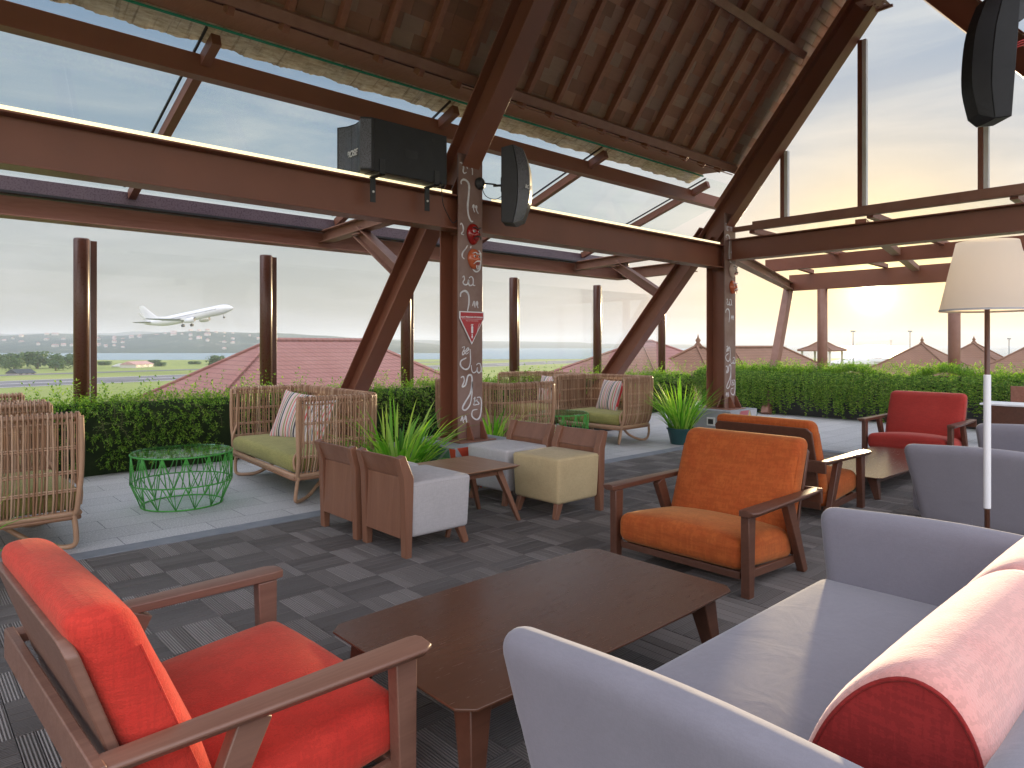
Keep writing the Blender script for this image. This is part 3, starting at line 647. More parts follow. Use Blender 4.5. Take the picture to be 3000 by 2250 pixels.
# ------------------------------------------------------------------ lounge armchairs
def crown(k, ax=2, p=(0, 1), edge=2.):
    def f(t, n):
        g = (1 - abs(n[p[0]]) ** edge) * (1 - abs(n[p[1]]) ** edge); t = t.copy(); t[ax] += k * g * (1 if n[ax] > 0 else -.3 if n[ax] < 0 else 0) * abs(n[ax]); return t
    return f
def make_armchair(name, fab, wd, label, W=.5):
    """local frame: x from the front (0) to the back (.87), y across, z up; the sitter looks towards -x"""
    t = empty(name, (0, 0, 0), 0, label, 'armchair')
    # seat cushion: thicker nose in front, falls to the back
    def fs(p, n):
        p = p.copy(); g = (1 - abs(n.y) ** 2.5)
        if n.z > 0: p.z += .035 * g * (1 - abs(n.x) ** 3) * n.z
        p.z += -.055 * (n.x * .5 + .5); p.z += .012 * math.sin((n.y + 1) * 2.2) * (1 if n.z > 0 else 0) * .3
        return p
    b = MB(); b.rbox((.335, 0, .220), (.64, 2 * W - .165, .18), .06, fs); b.build('seat_cushion', fab, t)
    # back cushion, leaning
    def fb(p, n):
        p = p.copy(); g = (1 - abs(n.y) ** 2.2) * (1 - abs(n.z) ** 3)
        if n.x < 0: p.x -= .03 * g + .028 * (1 - abs(n.y) ** 2) * (n.z < .3) * (1 - abs(n.z + .4)) if n.z < .6 else .02 * g
        p.x += (p.z + .29) * .38
        # the cushion narrows a little towards its foot
        return p
    b = MB(); b.rbox((.612, 0, .475), (.145, 2 * W - .175, .60), .058, fb); bc = b.build('back_cushion', fab, t)
    # welted seams on the side faces of the back cushion
    for s in (-1, 1):
        pts = [(.612 - .058 + (z + .29) * .38 + .004, s * (W - .098), .47 + z) for z in [-.22, -.1, 0, .1, .2]]
        b = MB(); b.tube(cr(pts, 4), .0028, 5); b.build('welt', fab, bc)
    # backboards
    b = MB(); d = Vector((.34, 0, 1)).normalized(); a0 = Vector((.775, 0, .42))
    yy = W - .095; zt = .315
    poly = [(-yy, 0), (yy, 0), (yy, zt - .035), (yy - .035, zt), (-yy + .035, zt), (-yy, zt - .035)]
    vs = [a0 + Vector((0, y, 0)) + d * z for y, z in poly] + [a0 + Vector((.028, y, 0)) + d * z for y, z in poly]
    b.add(vs, [tuple(range(6)), tuple(reversed(range(6, 12)))] + [(i, i + 6, (i + 1) % 6 + 6, (i + 1) % 6) for i in range(6)]); b.build('back_panel', wd, t, bevel=.005)
    b = MB(); b.prism([(.700, .08), (.722, .08), (.797, .415), (.775, .415)], -W + .10, W - .10); b.build('lower_back_board', wd, t, bevel=.004)
    b = MB(); b.bar((.850, -W + .002, .432), (.850, W - .002, .432), .026, .092); b.build('rear_crossbar', wd, t, bevel=.004)
    # seat rails
    b = MB(); b.box(.045, .075, -W + .10, W - .10, .085, .125); b.build('front_rail', wd, t, bevel=.003)
    for s in (-1, 1):
        b = MB(); b.bar((.06, s * (W - .085), .105), (.68, s * (W - .085), .075), .022, .045); b.build('side_rail', wd, t, bevel=.003)
        # arm board: wide and slightly waisted, rounded lip outwards
        o = []
        for x, yi, yo in ((-.012, .425, .505), (0.02, .418, .525), (.2, .420, .520), (.45, .425, .512), (.70, .430, .505), (.86, .432, .500)):
            yi = W - .5 + yi; yo = W - .5 + yo
            z = .474 + .002 * x; o.append([(x, s * yi, z - .032), (x, s * (yo - .022), z - .034), (x, s * yo, z - .012), (x, s * (yo - .004), z - .004), (x, s * (yi + .03), z + .003), (x, s * yi, z - .002)])
        b = MB(); n = len(o)
        for r in o: b.v += r
        for i in range(n - 1):
            for k in range(6):
                k2 = (k + 1) % 6; f = (i * 6 + k, i * 6 + k2, (i + 1) * 6 + k2, (i + 1) * 6 + k); b.f.append(f if s < 0 else tuple(reversed(f)))
        e0 = tuple(range(6)); e1 = tuple((n - 1) * 6 + k for k in range(6)); b.f += [tuple(reversed(e0)) if s < 0 else e0, e1 if s < 0 else tuple(reversed(e1))]
        b.build('armrest', wd, t, bevel=.0035)
        b = MB(); b.bar((.045, s * (W - .055), 0.0), (.052, s * (W - .055), .440), .050, .055, (1, 0, 0), .048, .075); b.build('front_leg', wd, t, bevel=.004)
        b = MB(); b.bar((.70, s * (W - .055), 0), (.50, s * (W - .055), .442), .044, .050, (1, 0, 0), .044, .085); b.build('rear_leg', wd, t, bevel=.004)
    return t
red1 = make_armchair('armchair', RED, CHAIRW2, 'bright red armchair seen from behind its pale walnut frame in the near left corner', .50)
place(red1, (1.155, 2.145, 0), math.pi + R(2.5))
ora = make_armchair('armchair', ORANGE, CHAIRW, 'orange armchair facing the camera across the long coffee table')
place(ora, (3.345, 2.275, 0), 0)
place(copy_tree(ora), (6.02, 2.66, 0), math.pi, 'orange armchair turned away, its dark wooden backboard behind the first orange armchair')
red2 = make_armchair('armchair', RED2, CHAIRW, 'crimson armchair facing the camera far back near the end hedge')
place(red2, (8.56, 2.70, 0), 0)
for o in (ora, red1, red2): o['group'] = 'wood-framed lounge armchairs'
[o for o in col.objects if o.get('label', '').startswith('orange armchair turned')][0]['group'] = 'wood-framed lounge armchairs'
# ------------------------------------------------------------------ coffee tables
def slab_table(name, u0, u1, v0, v1_, h, m, label, th=.03, leg=True, cat='coffee table'):
    t = empty(name, ((u0 + u1) / 2, (v0 + v1_) / 2, 0), 0, label, cat); a = (u1 - u0) / 2; b_ = (v1_ - v0) / 2
    c = .045; poly = [(-a + c, -b_), (a - c, -b_), (a, -b_ + c), (a, b_ - c), (a - c, b_), (-a + c, b_), (-a, b_ - c), (-a, -b_ + c)]
    # sides bow outwards a little and the edge is undercut
    def ring(poly, k, z): return [(x * k, y * k, z) for x, y in poly]
    P2 = []
    for i, p in enumerate(poly):
        P2.append(p); q = poly[(i + 1) % 8]
        if i in (0, 4): P2 += [(p[0] + (q[0] - p[0]) * s, p[1] + (1 if i == 4 else -1) * .018 * math.sin(math.pi * s)) for s in (.25, .5, .75)]
    n = len(P2); b = MB(); k = 1 - .05
    b.v = ring(P2, 1, h) + ring(P2, 1, h - .008) + [(x - math.copysign(.04, x) if abs(x) > .1 else x, y - math.copysign(.04, y), h - th) for x, y in P2]
    b.f = [tuple(range(n))] + [tuple(reversed(range(2 * n, 3 * n)))]
    for r in range(2):
        for i in range(n): j = (i + 1) % n; b.f.append((r * n + i, (r + 1) * n + i, (r + 1) * n + j, r * n + j))
    b.build('tabletop', m, t, bevel=.002)
    for sx_ in (-1, 1):
        for sy in (-1, 1):
            q = MB(); q.bar((sx_ * (a - .07), sy * (b_ - .05), 0), (sx_ * (a - .11), sy * (b_ - .10), h - th), .040, .040, (0, 1, 0), .085, .085); q.build('leg', CHAIRW, t, bevel=.004)
    q = MB(); q.box(-a + .12, a - .12, b_ - .12, b_ - .10, h - th - .06, h - th - .001); q.box(-a + .12, a - .12, -b_ + .10, -b_ + .12, h - th - .06, h - th - .001); q.build('apron', CHAIRW, t)
    return t
slab_table('coffee_table', 1.17, 2.62, 1.465, 2.255, .335, TABLEW, 'long dark walnut coffee table between the bright red and the nearest orange armchair')
slab_table('coffee_table', 6.30, 8.3, 2.17, 2.92, .20, TABLEW, 'low dark table with a shiny top in front of the crimson armchair', .02)
# ------------------------------------------------------------------ sofas
def make_sofa(label):
    """local: x along the seat (0 near arm .. 1.96 far arm), y towards the back (0 front .. 1.0), z up"""
    t = empty('sofa', (0, 0, 0), 0, label, 'sofa')
    Ls = 1.96
    for s, x in ((-1, .085), (1, Ls - .085)):
        def f(p, n, s=s):
            p = p.copy(); p.x += s * (p.z + .29) * .16 - s * .07; th = 1 - .25 * (n.z * .5 + .5); 
            if n.y < 0: p.z -= .0 ; 
            p.y += .10 * (1 - (n.z * .5 + .5)) * (n.y < -.2) * 1.0 if n.y < -.2 else 0
            if n.z > .2: p.z += .012 * math.cos(n.y * 2.4) 
            return p
        b = MB(); b.rbox((x, .50, .385), (.125, 1.0, .56), .0605, f, 10); b.build('arm', GREY, t)
    def fseat(p, n):
        p = p.copy()
        if n.z > 0: p.z += .020 * (1 - abs(n.x) ** 4) * (1 - abs(n.y) ** 2) * n.z
        return p
    b = MB(); b.rbox((Ls / 2, .46, .275), (Ls - .27, .86, .21), .045, fseat, 12); b.build('seat', GREY, t)
    def fback(p, n):
        p = p.copy(); p.y += (p.z + .3) * .18; return p
    b = MB(); b.rbox((Ls / 2, .93, .40), (Ls - .10, .13, .58), .06, fback, 10); b.build('back', GREY, t)
    for x in (.25, Ls - .25):
        for y in (.17, .85):
            q = MB(); q.bar((x, y, 0), (x, y, .18), .035, .035, (0, 1, 0), .05, .05); q.build('leg', CHAIRW, t)
    return t
sofa = make_sofa('lavender grey two-seat sofa with rose back cushions in the near right corner')
def place_sofa(o, u, v, lab=None): o.location = (u, v, 0); o.scale = (1, -1, 1); 
place_sofa(sofa, 1.085, 1.27)
s2 = copy_tree(sofa); place_sofa(s2, 5.23, 1.68); s2['label'] = 'grey sofa in shade just beyond the floor lamp, its near arm end-on'
for o in (sofa, s2): o['group'] = 'grey two-seat sofas'
# back cushions: D-shaped bolsters with piping
def bolster(u0, u1, lab):
    t = empty('back_cushion', ((u0 + u1) / 2, .425, .395), 0, lab, 'cushion', 'rose back cushions on the near sofa'); t.scale = (1, .98, 1.03)
    prof = cr([(.235, -.04), (.225, .08), (.165, .225), (.085, .335), (.0, .395), (-.10, .385), (-.165, .31), (-.185, .19), (-.17, .05), (-.12, -.04)], 5)
    prof = [(p.x, p.y) for p in [Vector((a, b_, 0)) for a, b_ in [(q[0], q[1]) for q in cr([(y, z, 0) for y, z in [(.235, -.005), (.222, .08), (.165, .215), (.085, .315), (.0, .362), (-.075, .345), (-.125, .275), (-.145, .17), (-.14, .05), (-.11, -.005)]], 5)]]]
    n = len(prof); L_ = (u1 - u0); cx = sum(p[0] for p in prof) / n; cz = sum(p[1] for p in prof) / n
    b = MB(); xs = [-L_ / 2, -L_ / 2 + .006, -L_ / 2 + .020, -L_ / 2 + .042] + [-L_ / 2 + .07 + (L_ - .14) * (i - 1) / 14 for i in range(1, 16)] + [L_ / 2 - .042, L_ / 2 - .020, L_ / 2 - .006, L_ / 2]
    ks = [.875, .925, .965, .99] + [1 + .018 * math.sin(math.pi * i / 16) for i in range(1, 16)] + [.99, .965, .925, .875]
    for x, k in zip(xs, ks):
        for i, (y, z) in enumerate(prof):
            wob = .0022 * math.sin(x * 60 + i * .25) * (abs(x) < L_ / 2 - .04)
            b.v.append((x, cx + (y - cx) * (k + wob), cz + (z - cz) * (k + wob)))
    m = len(xs)
    for j in range(m - 1):
        for i in range(n): i2 = (i + 1) % n; b.f.append((j * n + i, (j + 1) * n + i, (j + 1) * n + i2, j * n + i2))
    b.build('cover', PINK, t, smooth=True)
    for sg in (-1, 1):
        q = MB(); ring = [(sg * L_ / 2, cx + (y - cx) * .87, cz + (z - cz) * .87) for y, z in prof]
        ins = [(sg * (L_ / 2 + .004), cx + (y - cx) * .5, cz + (z - cz) * .5) for y, z in prof]
        q.v = ring + ins + [(sg * (L_ / 2 + .006), cx, cz)]
        for i in range(n):
            i2 = (i + 1) % n; f1 = (i, i2, n + i2, n + i); f2 = (n + i, n + i2, 2 * n)
            q.f += [f1, f2] if sg > 0 else [tuple(reversed(f1)), tuple(reversed(f2))]
        e = q.build('end_panel', DRED, t, smooth=True)
        q = MB(); q.tube([(p[0] + sg * .001, p[1], p[2]) for p in ring], .0042, 6, closed=True); q.build('piping', DRED, t, smooth=True)
    return t
bolster(1.36, 2.20, 'rose wool back cushion with a dark red end panel, nearer one on the near sofa')
bolster(2.225, 2.93, 'rose wool back cushion farther along the near sofa, cut by the right edge')
# ------------------------------------------------------------------ wooden tub chairs and small table
def make_tub(fab, label, dark=False):
    """local: x 0 (back face) .. .56 front, y across +-.27"""
    t = empty('tub_chair', (0, 0, 0), 0, label, 'chair'); wd = TUBW
    b = MB(); ft = lambda p, n: Vector((p.x * (1 - .05 * (1 - (n.z * .5 + .5))), p.y * (1 - .06 * (1 - (n.z * .5 + .5))), p.z + (.012 * (1 - n.x ** 2) * (1 - n.y ** 2) if n.z > 0 else 0)))
    b.rbox((.315, 0, .295), (.49, .53, .355), .028, ft, 6); c = b.build('upholstered_seat', fab, t)
    for s in (-1, 1):
        q = MB(); q.tube([(.075, s * .262, .452), (.30, s * .263, .456), (.545, s * .262, .452), (.553, s * .245, .452)], .0028, 5); q.build('seam', fab, c)
    # back: lower board and tilted head board
    q = MB(); q.prism([(.022, .12), (.045, .12), (.060, .505), (.037, .505)], -.205, .205); q.build('back_board', wd, t, bevel=.003)
    q = MB(); q.prism([(.035, .508), (.062, .508), (.002, .640), (-.022, .640)], -.222, .222); q.build('head_board', wd, t, bevel=.003)
    for s in (-1, 1):
        y0, y1 = sorted((s * .205 + s * .001, s * .268))
        q = MB(); q.prism([(.030, 0), (.072, 0), (.088, .505), (.024, .652), (-.024, .638), (.014, .498)], y0, y1); q.build('back_leg', wd, t, bevel=.004)
        q = MB(); q.bar((.545, s * .215, 0), (.50, s * .205, .125), .042, .036, (0, 1, 0), .060, .050); q.build('front_leg', wd, t, bevel=.004)
    return t
tub = make_tub(LINEN, 'wooden tub chair with pale grey seat, right one of two seen from behind')
place(tub, (2.385, 3.875, 0), 0)
place(copy_tree(tub), (2.37, 4.455, 0), 0, 'wooden tub chair seen from behind, left of the pair, in front of the wicker loveseat')
place(copy_tree(tub), (4.36, 4.46, 0), math.pi, 'pale grey tub chair facing left in front of the near steel column')
tb = make_tub(BEIGE, 'straw-coloured tub chair facing left beside the small table'); place(tb, (4.35, 3.86, 0), math.pi)
for o in col.objects:
    if o.type == 'EMPTY' and o.name.startswith('tub_chair'): o['group'] = 'tub chairs round the small wooden table'
t = empty('side_table', (3.25, 4.07, 0), 0, 'small square pale wooden table with splayed legs between the four tub chairs', 'table')
b = MB(); a = .30; h = .44
b.v = [(-a, -a, h), (a, -a, h), (a, a, h), (-a, a, h), (-a, -a, h - .006), (a, -a, h - .006), (a, a, h - .006), (-a, a, h - .006), (-a + .03, -a + .03, h - .028), (a - .03, -a + .03, h - .028), (a - .03, a - .03, h - .028), (-a + .03, a - .03, h - .028)]
b.f = [(0, 1, 2, 3), (11, 10, 9, 8)] + [(r * 4 + i, r * 4 + 4 + i, r * 4 + 4 + (i + 1) % 4, r * 4 + (i + 1) % 4) for r in range(2) for i in range(4)]; b.build('tabletop', TOPW, t, bevel=.002)
for sx_ in (-1, 1):
    for sy in (-1, 1):
        q = MB(); q.bar((sx_ * .345, sy * .24, 0), (sx_ * .18, sy * .17, h - .028), .026, .026, (0, 1, 0), .05, .05); q.build('leg', TUBW, t, bevel=.003)
q = MB(); q.box(-.2, .2, -.19, -.165, h - .075, h - .029); q.box(-.2, .2, .165, .19, h - .075, h - .029); q.build('apron', TUBW, t)
# ------------------------------------------------------------------ wicker seats
def make_wicker(name, W, D_, label, seed=0, topz=.90, cat='wicker seat'):
    """local: opening towards -x, x 0 (front) .. D (back), y across +-W/2"""
    rr = random.Random(seed); t = empty(name, (0, 0, 0), 0, label, cat); h = W / 2; rc = .16; pts = []
    def corner(cx, cy, a0, a1, n=7): return [(cx + rc * math.cos(a0 + (a1 - a0) * i / n), cy + rc * math.sin(a0 + (a1 - a0) * i / n)) for i in range(n + 1)]
    pts = [(0, -h)] + corner(D_ - rc, -h + rc, -math.pi / 2, 0) + corner(D_ - rc, h - rc, 0, math.pi / 2) + [(0, h)]
    seg = [0]
    for a, b_ in zip(pts, pts[1:]): seg.append(seg[-1] + math.dist(a, b_))
    def at(s):
        for i in range(len(pts) - 1):
            if s <= seg[i + 1] + 1e-9:
                k = (s - seg[i]) / (seg[i + 1] - seg[i]); a, b_ = pts[i], pts[i + 1]
                n = Vector((b_[1] - a[1], -(b_[0] - a[0]))).normalized(); return Vector((a[0] + (b_[0] - a[0]) * k, a[1] + (b_[1] - a[1]) * k)), n
        return Vector(pts[-1]), Vector((0, 1))
    tot = seg[-1]; n = int(tot / .026); b = MB()
    def prof(z):        # outward offset of the shell: leans out above, tucks in below the seat
        return -.075 + .075 * min(1, (z - .24) / .22) ** .6 + .012 * (z - .5)
    for i in range(n + 1):
        s = tot * i / n; s = min(max(s + rr.uniform(-.003, .003), .012), tot - .012); p, nn_ = at(s); p1, _ = at(min(tot - .012, max(.012, s + rr.uniform(-.010, .010))))
        L_ = []
        for z, jit in ((.245, 1), (.30, 1), (.37, 1), (.50, 1), (.66, 1), (.80, 1), (topz - .035, 1)):
            k = (z - .245) / (topz - .28); q = p1.lerp(p, k); o = prof(z); L_.append((q.x + nn_.x * o + rr.uniform(-.002, .002), q.y + nn_.y * o + rr.uniform(-.002, .002), z))
        o = prof(topz)
        for q_ in range(8):
            an = math.pi * q_ / 7; rr_ = .025; L_.append((p.x + nn_.x * (o - .025 + rr_ * math.cos(an)), p.y + nn_.y * (o - .025 + rr_ * math.cos(an)), topz - .012 + rr_ * math.sin(an)))
        L_ += [(p.x + nn_.x * (o - .050), p.y + nn_.y * (o - .050), topz - .06)]
        b.tube(L_, .0062, 5, caps=False)
        if i % 2 == 0:
            q0, n0 = at(max(.012, s - .012)); L2 = [(q0.x + n0.x * (prof(z) - .014), q0.y + n0.y * (prof(z) - .014), z) for z in (.25, .34, .48, .66, topz - .05)]; b.tube(L2, .0048, 4, caps=False)
    b.build('woven_shell', RATTAN, t, smooth=True)
    def rail(z, r, off=0.): return [(p.x + n_.x * (prof(z) + off), p.y + n_.y * (prof(z) + off), z) for p, n_ in (at(.0 + tot * i / 60) for i in range(61))]
    b = MB(); b.tube(rail(topz - .012, .015, -.025), .0185, 8); b.tube(rail(topz - .055, .015, -.014), .008, 6); b.build('top_rail', RATTAN, t, smooth=True)
    for z in (.40, .52, .68): b = MB(); b.tube(rail(z, .007, -.006), .0065, 6); b.tube(rail(z + .014, .007, -.006), .0055, 5); b.build('cross_rail', RATTAN, t, smooth=True)
    b = MB(); fr = rail(.245, .02, -.0); b.tube(fr + [fr[0]], .021, 8); b.tube([(x, y, z - .028) for x, y, z in fr + [fr[0]]], .016, 8); b.build('seat_frame', RATTAN, t, smooth=True)
    for s in (-1, 1):
        y = s * h
        b = MB(); b.tube(cr([(0, y, topz - .01), (-.005, y, .7), (.0, y, .50), (.01, y - s * .02, .36), (.015, y - s * .05, .27), (.03, y - s * .07, .235)], 5), .017, 8)
        b.build('front_post', RATTAN, t, smooth=True)
        b = MB(); b.tube(cr([(.06, y - s * .01, topz - .03), (.045, y - s * .012, .62), (.04, y - s * .015, .50), (-.01, y - s * .06, .40), (-.005, y - s * .055, .30)], 5), .012, 8); b.build('arm_brace', RATTAN, t, smooth=True)
        b = MB(); b.tube(cr([(.03, y - s * .07, .24), (.015, y - s * .075, .12), (.02, y - s * .10, .03), (.10, y - s * .16, .017), (.22, y - s * .25, .05), (.42, y - s * .36, .20), (.48, y - s * .40, .235)], 6), .017, 8); b.build('hoop_leg', RATTAN, t, smooth=True)
        b = MB(); b.tube(cr([(D_ - .08, y - s * .09, .24), (D_ - .06, y - s * .10, .12), (D_ - .07, y - s * .13, .03), (D_ - .16, y - s * .18, .017), (D_ - .30, y - s * .27, .09), (D_ - .40, y - s * .34, .23)], 6), .017, 8); b.build('hoop_leg', RATTAN, t, smooth=True)
    b = MB(); b.rbox((D_ * .47, 0, .335), (D_ * 1.0, W - .13, .145), .06, crown(.02), 8); b.build('seat_cushion', OLIVE, t)
    return t
WG = 'wicker seats with olive cushions along the hedge'
wa = make_wicker('wicker_loveseat', 1.82, .78, 'wicker loveseat with olive cushion and two striped pillows beside the big green wire table', 1, cat='wicker loveseat')
place(wa, (2.60, 6.30, 0), R(-4), group=WG)
wb = make_wicker('wicker_armchair', 1.12, .80, 'nearest wicker armchair, seen side-on at the left edge', 2, cat='wicker armchair'); place(wb, (.945, 5.74, 0), math.pi, group=WG)
w2 = place(copy_tree(wb), (.945, 7.1, 0), math.pi + R(1), 'wicker armchair at the left edge, behind the nearest one and close to the hedge', WG)
wc = make_wicker('wicker_loveseat', 1.45, .80, 'wicker loveseat with its back to the camera, half hidden behind the near steel column', 3, cat='wicker loveseat'); place(wc, (5.95, 6.42, 0), math.pi - R(3), group=WG)
wd_ = make_wicker('wicker_armchair', 1.22, .78, 'wicker armchair with olive cushion and one striped pillow left of the tall potted grass', 4, cat='wicker armchair'); place(wd_, (7.22, 6.28, 0), R(2), group=WG)
we = place(copy_tree(wd_), (7.25, 7.58, 0), R(1), 'farthest wicker armchair, only its upper half showing by the hedge near the fourth post', WG)
# striped pillows
def mk_stripe():
    m = NM('striped_pillow_cloth'); sx = m.n('ShaderNodeSeparateXYZ'); m.l(m.tcn.outputs['Object'], sx.inputs[0])
    f = m.math('FRACT', m.math('ADD', m.math('MULTIPLY', sx.outputs[1], 5.2), 10.))
    r = m.n('ShaderNodeValToRGB'); m.l(f, r.inputs[0]); r.color_ramp.interpolation = 'CONSTANT'
    S = [(0, (.55, .50, .46)), (.10, (.62, .07, .08)), (.16, (.55, .50, .46)), (.24, (.30, .27, .13)), (.34, (.60, .56, .52)), (.40, (.70, .25, .28)), (.44, (.58, .53, .50)), (.54, (.06, .06, .075)), (.64, (.55, .50, .46)), (.70, (.22, .20, .12)), (.78, (.60, .55, .52)), (.84, (.62, .07, .08)), (.88, (.50, .42, .38)), (.94, (.10, .09, .10)), (.97, (.58, .52, .5))]
    setramp(r, S); m.set(Base_Color=r.outputs[0], Roughness=.9); m.b.inputs['Specular IOR Level'].default_value = .15; m.b.inputs['Sheen Weight'].default_value = .2
    m.bump(m.noise(m.map((1, 1, 1)), 200, 2), .2, .002); return m.m
STR = mk_stripe()
def pillow(loc, rot, label, sz=.46):
    def f(p, n):
        k = (1 - abs(n.y) ** 2.2) * (1 - abs(n.z) ** 2.2); q = p.copy(); q.x = math.copysign(.012 + .075 * k ** .6, p.x) if abs(n.x) > .2 else p.x * .3
        pin = 1 - .07 * (1 - abs(n.y) ** 2) * abs(n.z) ** 6; q.z *= 1 - .06 * (1 - abs(n.y) ** 2) * abs(n.z); q.y *= 1 - .06 * (1 - abs(n.z) ** 2) * abs(n.y); return q
    b = MB(); b.rbox((0, 0, 0), (.03, sz, sz), .012, f, 12); o = b.build('striped_pillow', STR, None); o.location = loc; o.rotation_euler = rot
    tag(o, label, 'pillow', 'striped pillows on the wicker seats'); return o
pillow((3.10, 6.62, .62), (R(6), R(22), R(25)), 'striped pillow, left of the two on the wicker loveseat by the big green wire table', .50)
pillow((3.05, 6.00, .61), (R(-8), R(24), R(-8)), 'striped pillow, right of the two on the wicker loveseat, half seen through the woven side', .50)
pillow((7.72, 6.30, .62), (0, R(20), R(-12)), 'striped pillow upright on the wicker armchair left of the tall potted grass', .46)
pillow((7.72, 7.5, .64), (0, R(18), R(5)), 'striped pillow on the farthest wicker armchair', .46)
# ------------------------------------------------------------------ green wire tables
def make_wire(label):
    t = empty('wire_table', (0, 0, 0), 0, label, 'wire table', 'green wire tables with glass tops'); r0, r1, z1 = .395, .315, .20; h = .445
    ringp = lambda r, z, n=40: [(r * math.cos(2 * math.pi * i / n), r * math.sin(2 * math.pi * i / n), z) for i in range(n)]
    for z, r, nm in ((h - .006, r0, 'top_ring'), (z1, r0 * .995, 'middle_ring'), (.007, r1, 'base_ring')): b = MB(); b.tube(ringp(r, z), .0065, 6, closed=True); b.build(nm, GREENW, t, smooth=True)
    b = MB(); n = 14; pt = lambda r, k, z: (r * math.cos(2 * math.pi * k / n), r * math.sin(2 * math.pi * k / n), z)
    for k in range(n):
        for dk in (-.5, -.18, .18, .5): b.tube([pt(r0, k, h - .006), pt(r0 * .995, k + dk, z1)], .0045, 5)
        for dk in (-.5, .5): b.tube([pt(r0 * .995, k, z1), pt(r1, k + dk, .007)], .0045, 5)
        b.tube([pt(r0 * .995, k + .5, z1), pt(r1, k + .5, .007)], .0034, 5); b.tube([pt(r0 * .995, k + .2, z1), pt(r1, k + .5, .007)], .0032, 5)
    b.build('wire_cage', GREENW, t, smooth=True)
    b = MB()
    for k in range(n): b.tube([pt(r0, k, h - .012), pt(.17 if k % 2 else .07, k + .5, h - .012), pt(r0, k + 1, h - .012)], .003, 5)
    b.build('top_star', GREENW, t, smooth=True)
    b = MB(); b.lathe([(r0 - .004, h), (r0 - .002, h + .004), (r0 - .004, h + .008), (0, h + .008)], (0, 0, 0), 48); b.build('glass_top', glassmat('table_glass', (.80, .97, .86), .10), t)
    return t
wt = make_wire('large green wire table with a glass top on the paving by the wicker loveseat'); place(wt, (1.87, 6.18, 0))
place(copy_tree(wt), (6.62, 6.28, 0), 0, 'small-looking green wire table between the two facing wicker seats behind the column')
# ------------------------------------------------------------------ floor lamp
def lampm():
    m = NM('linen_shade'); v = m.map((1, 1, 1)); th = m.noise(m.map((1, 1, 30)), 60, 2)
    m.set(Base_Color=m.mix(m.math('MULTIPLY', th, .15), (.86, .79, .70), (.8, .72, .62)), Roughness=.9)
    tr = m.n('ShaderNodeBsdfTranslucent'); tr.inputs[0].default_value = (.92, .80, .64, 1); mx = m.n('ShaderNodeMixShader'); mx.inputs[0].default_value = .6
    m.l(m.b.outputs[0], mx.inputs[1]); m.l(tr.outputs[0], mx.inputs[2]); m.l(mx.outputs[0], m.t.nodes['Material Output'].inputs[0]); return m.m
t = empty('floor_lamp', (4.22, .94, 0), 0, 'tall floor lamp with pale tapered shade and white-sleeved brown pole beside the near sofa', 'floor lamp')
b = MB()
r0, r1, z0, z1 = .215, .138, 1.525, 1.885; b.lathe([(r0, z0), (r1, z1)], (0, 0, 0), 48); b.f = [f for f in b.f if len(f) == 4]; sh = b.build('lamp_shade', lampm(), t, smooth=True)
b = MB(); b.lathe([(r0 + .001, z0), (r0 + .0005, z0 + .010)], (0, 0, 0), 48); b.f = [f for f in b.f if len(f) == 4]; b.build('shade_trim', LINEN, sh)
b = MB(); b.lathe([(.0125, .02), (.0125, 1.82)], (0, 0, 0), 16); b.build('pole', CHAIRW, t, smooth=True)
b = MB(); b.lathe([(.0165, .50), (.0170, .505), (.0170, 1.19), (.0165, 1.195)], (0, 0, 0), 16); b.build('white_sleeve', WHITE, t, smooth=True)
b = MB(); b.lathe([(.15, 0), (.15, .018), (.14, .024), (.014, .026)], (0, 0, 0), 32); b.build('base', CHAIRW, t)
# ------------------------------------------------------------------ far seating at the right edge
t = empty('counter', (10.9, 1.75, 0), 0, 'dark wooden counter with a pale top behind the crimson armchair at the right edge', 'counter')
b = MB(); b.box(0, .5, -1.6, .72, 0, .54); b.build('cabinet', CHAIRW, t, bevel=.005); b = MB(); b.box(-.02, .52, -1.62, .76, .542, .565); b.build('top', WHITE, t, bevel=.003)
t = empty('long_bench', (12.1, .8, 0), 0, 'long brown wooden bench back along the end hedge at the right edge', 'bench')
b = MB(); b.box(.2, .24, -2.6, 1.65, .30, .74); b.build('backrest', WOODU, t, bevel=.005); b = MB(); b.box(-.25, .2, -2.6, 1.6, .38, .42); b.build('seat', WOODU, t, bevel=.004)
for y in (-2.4, 0, 1.5): b = MB(); b.box(-.2, .18, y - .03, y + .03, 0, .379); b.build('support', WOODU, t)
t = empty('round_stool', (10.5, 1.12, 0), 0, 'small rounded stool with a pale seat and grey skirt at the right edge', 'stool')
b = MB(); b.lathe([(.20, 0), (.24, .08), (.25, .36), (.24, .40)], (0, 0, 0), 28); b.build('base', GREY, t, smooth=True); b = MB(); b.lathe([(.235, .402), (.25, .43), (.23, .47), (.0, .485)], (0, 0, 0), 28); b.build('seat', LINEN, t, smooth=True)
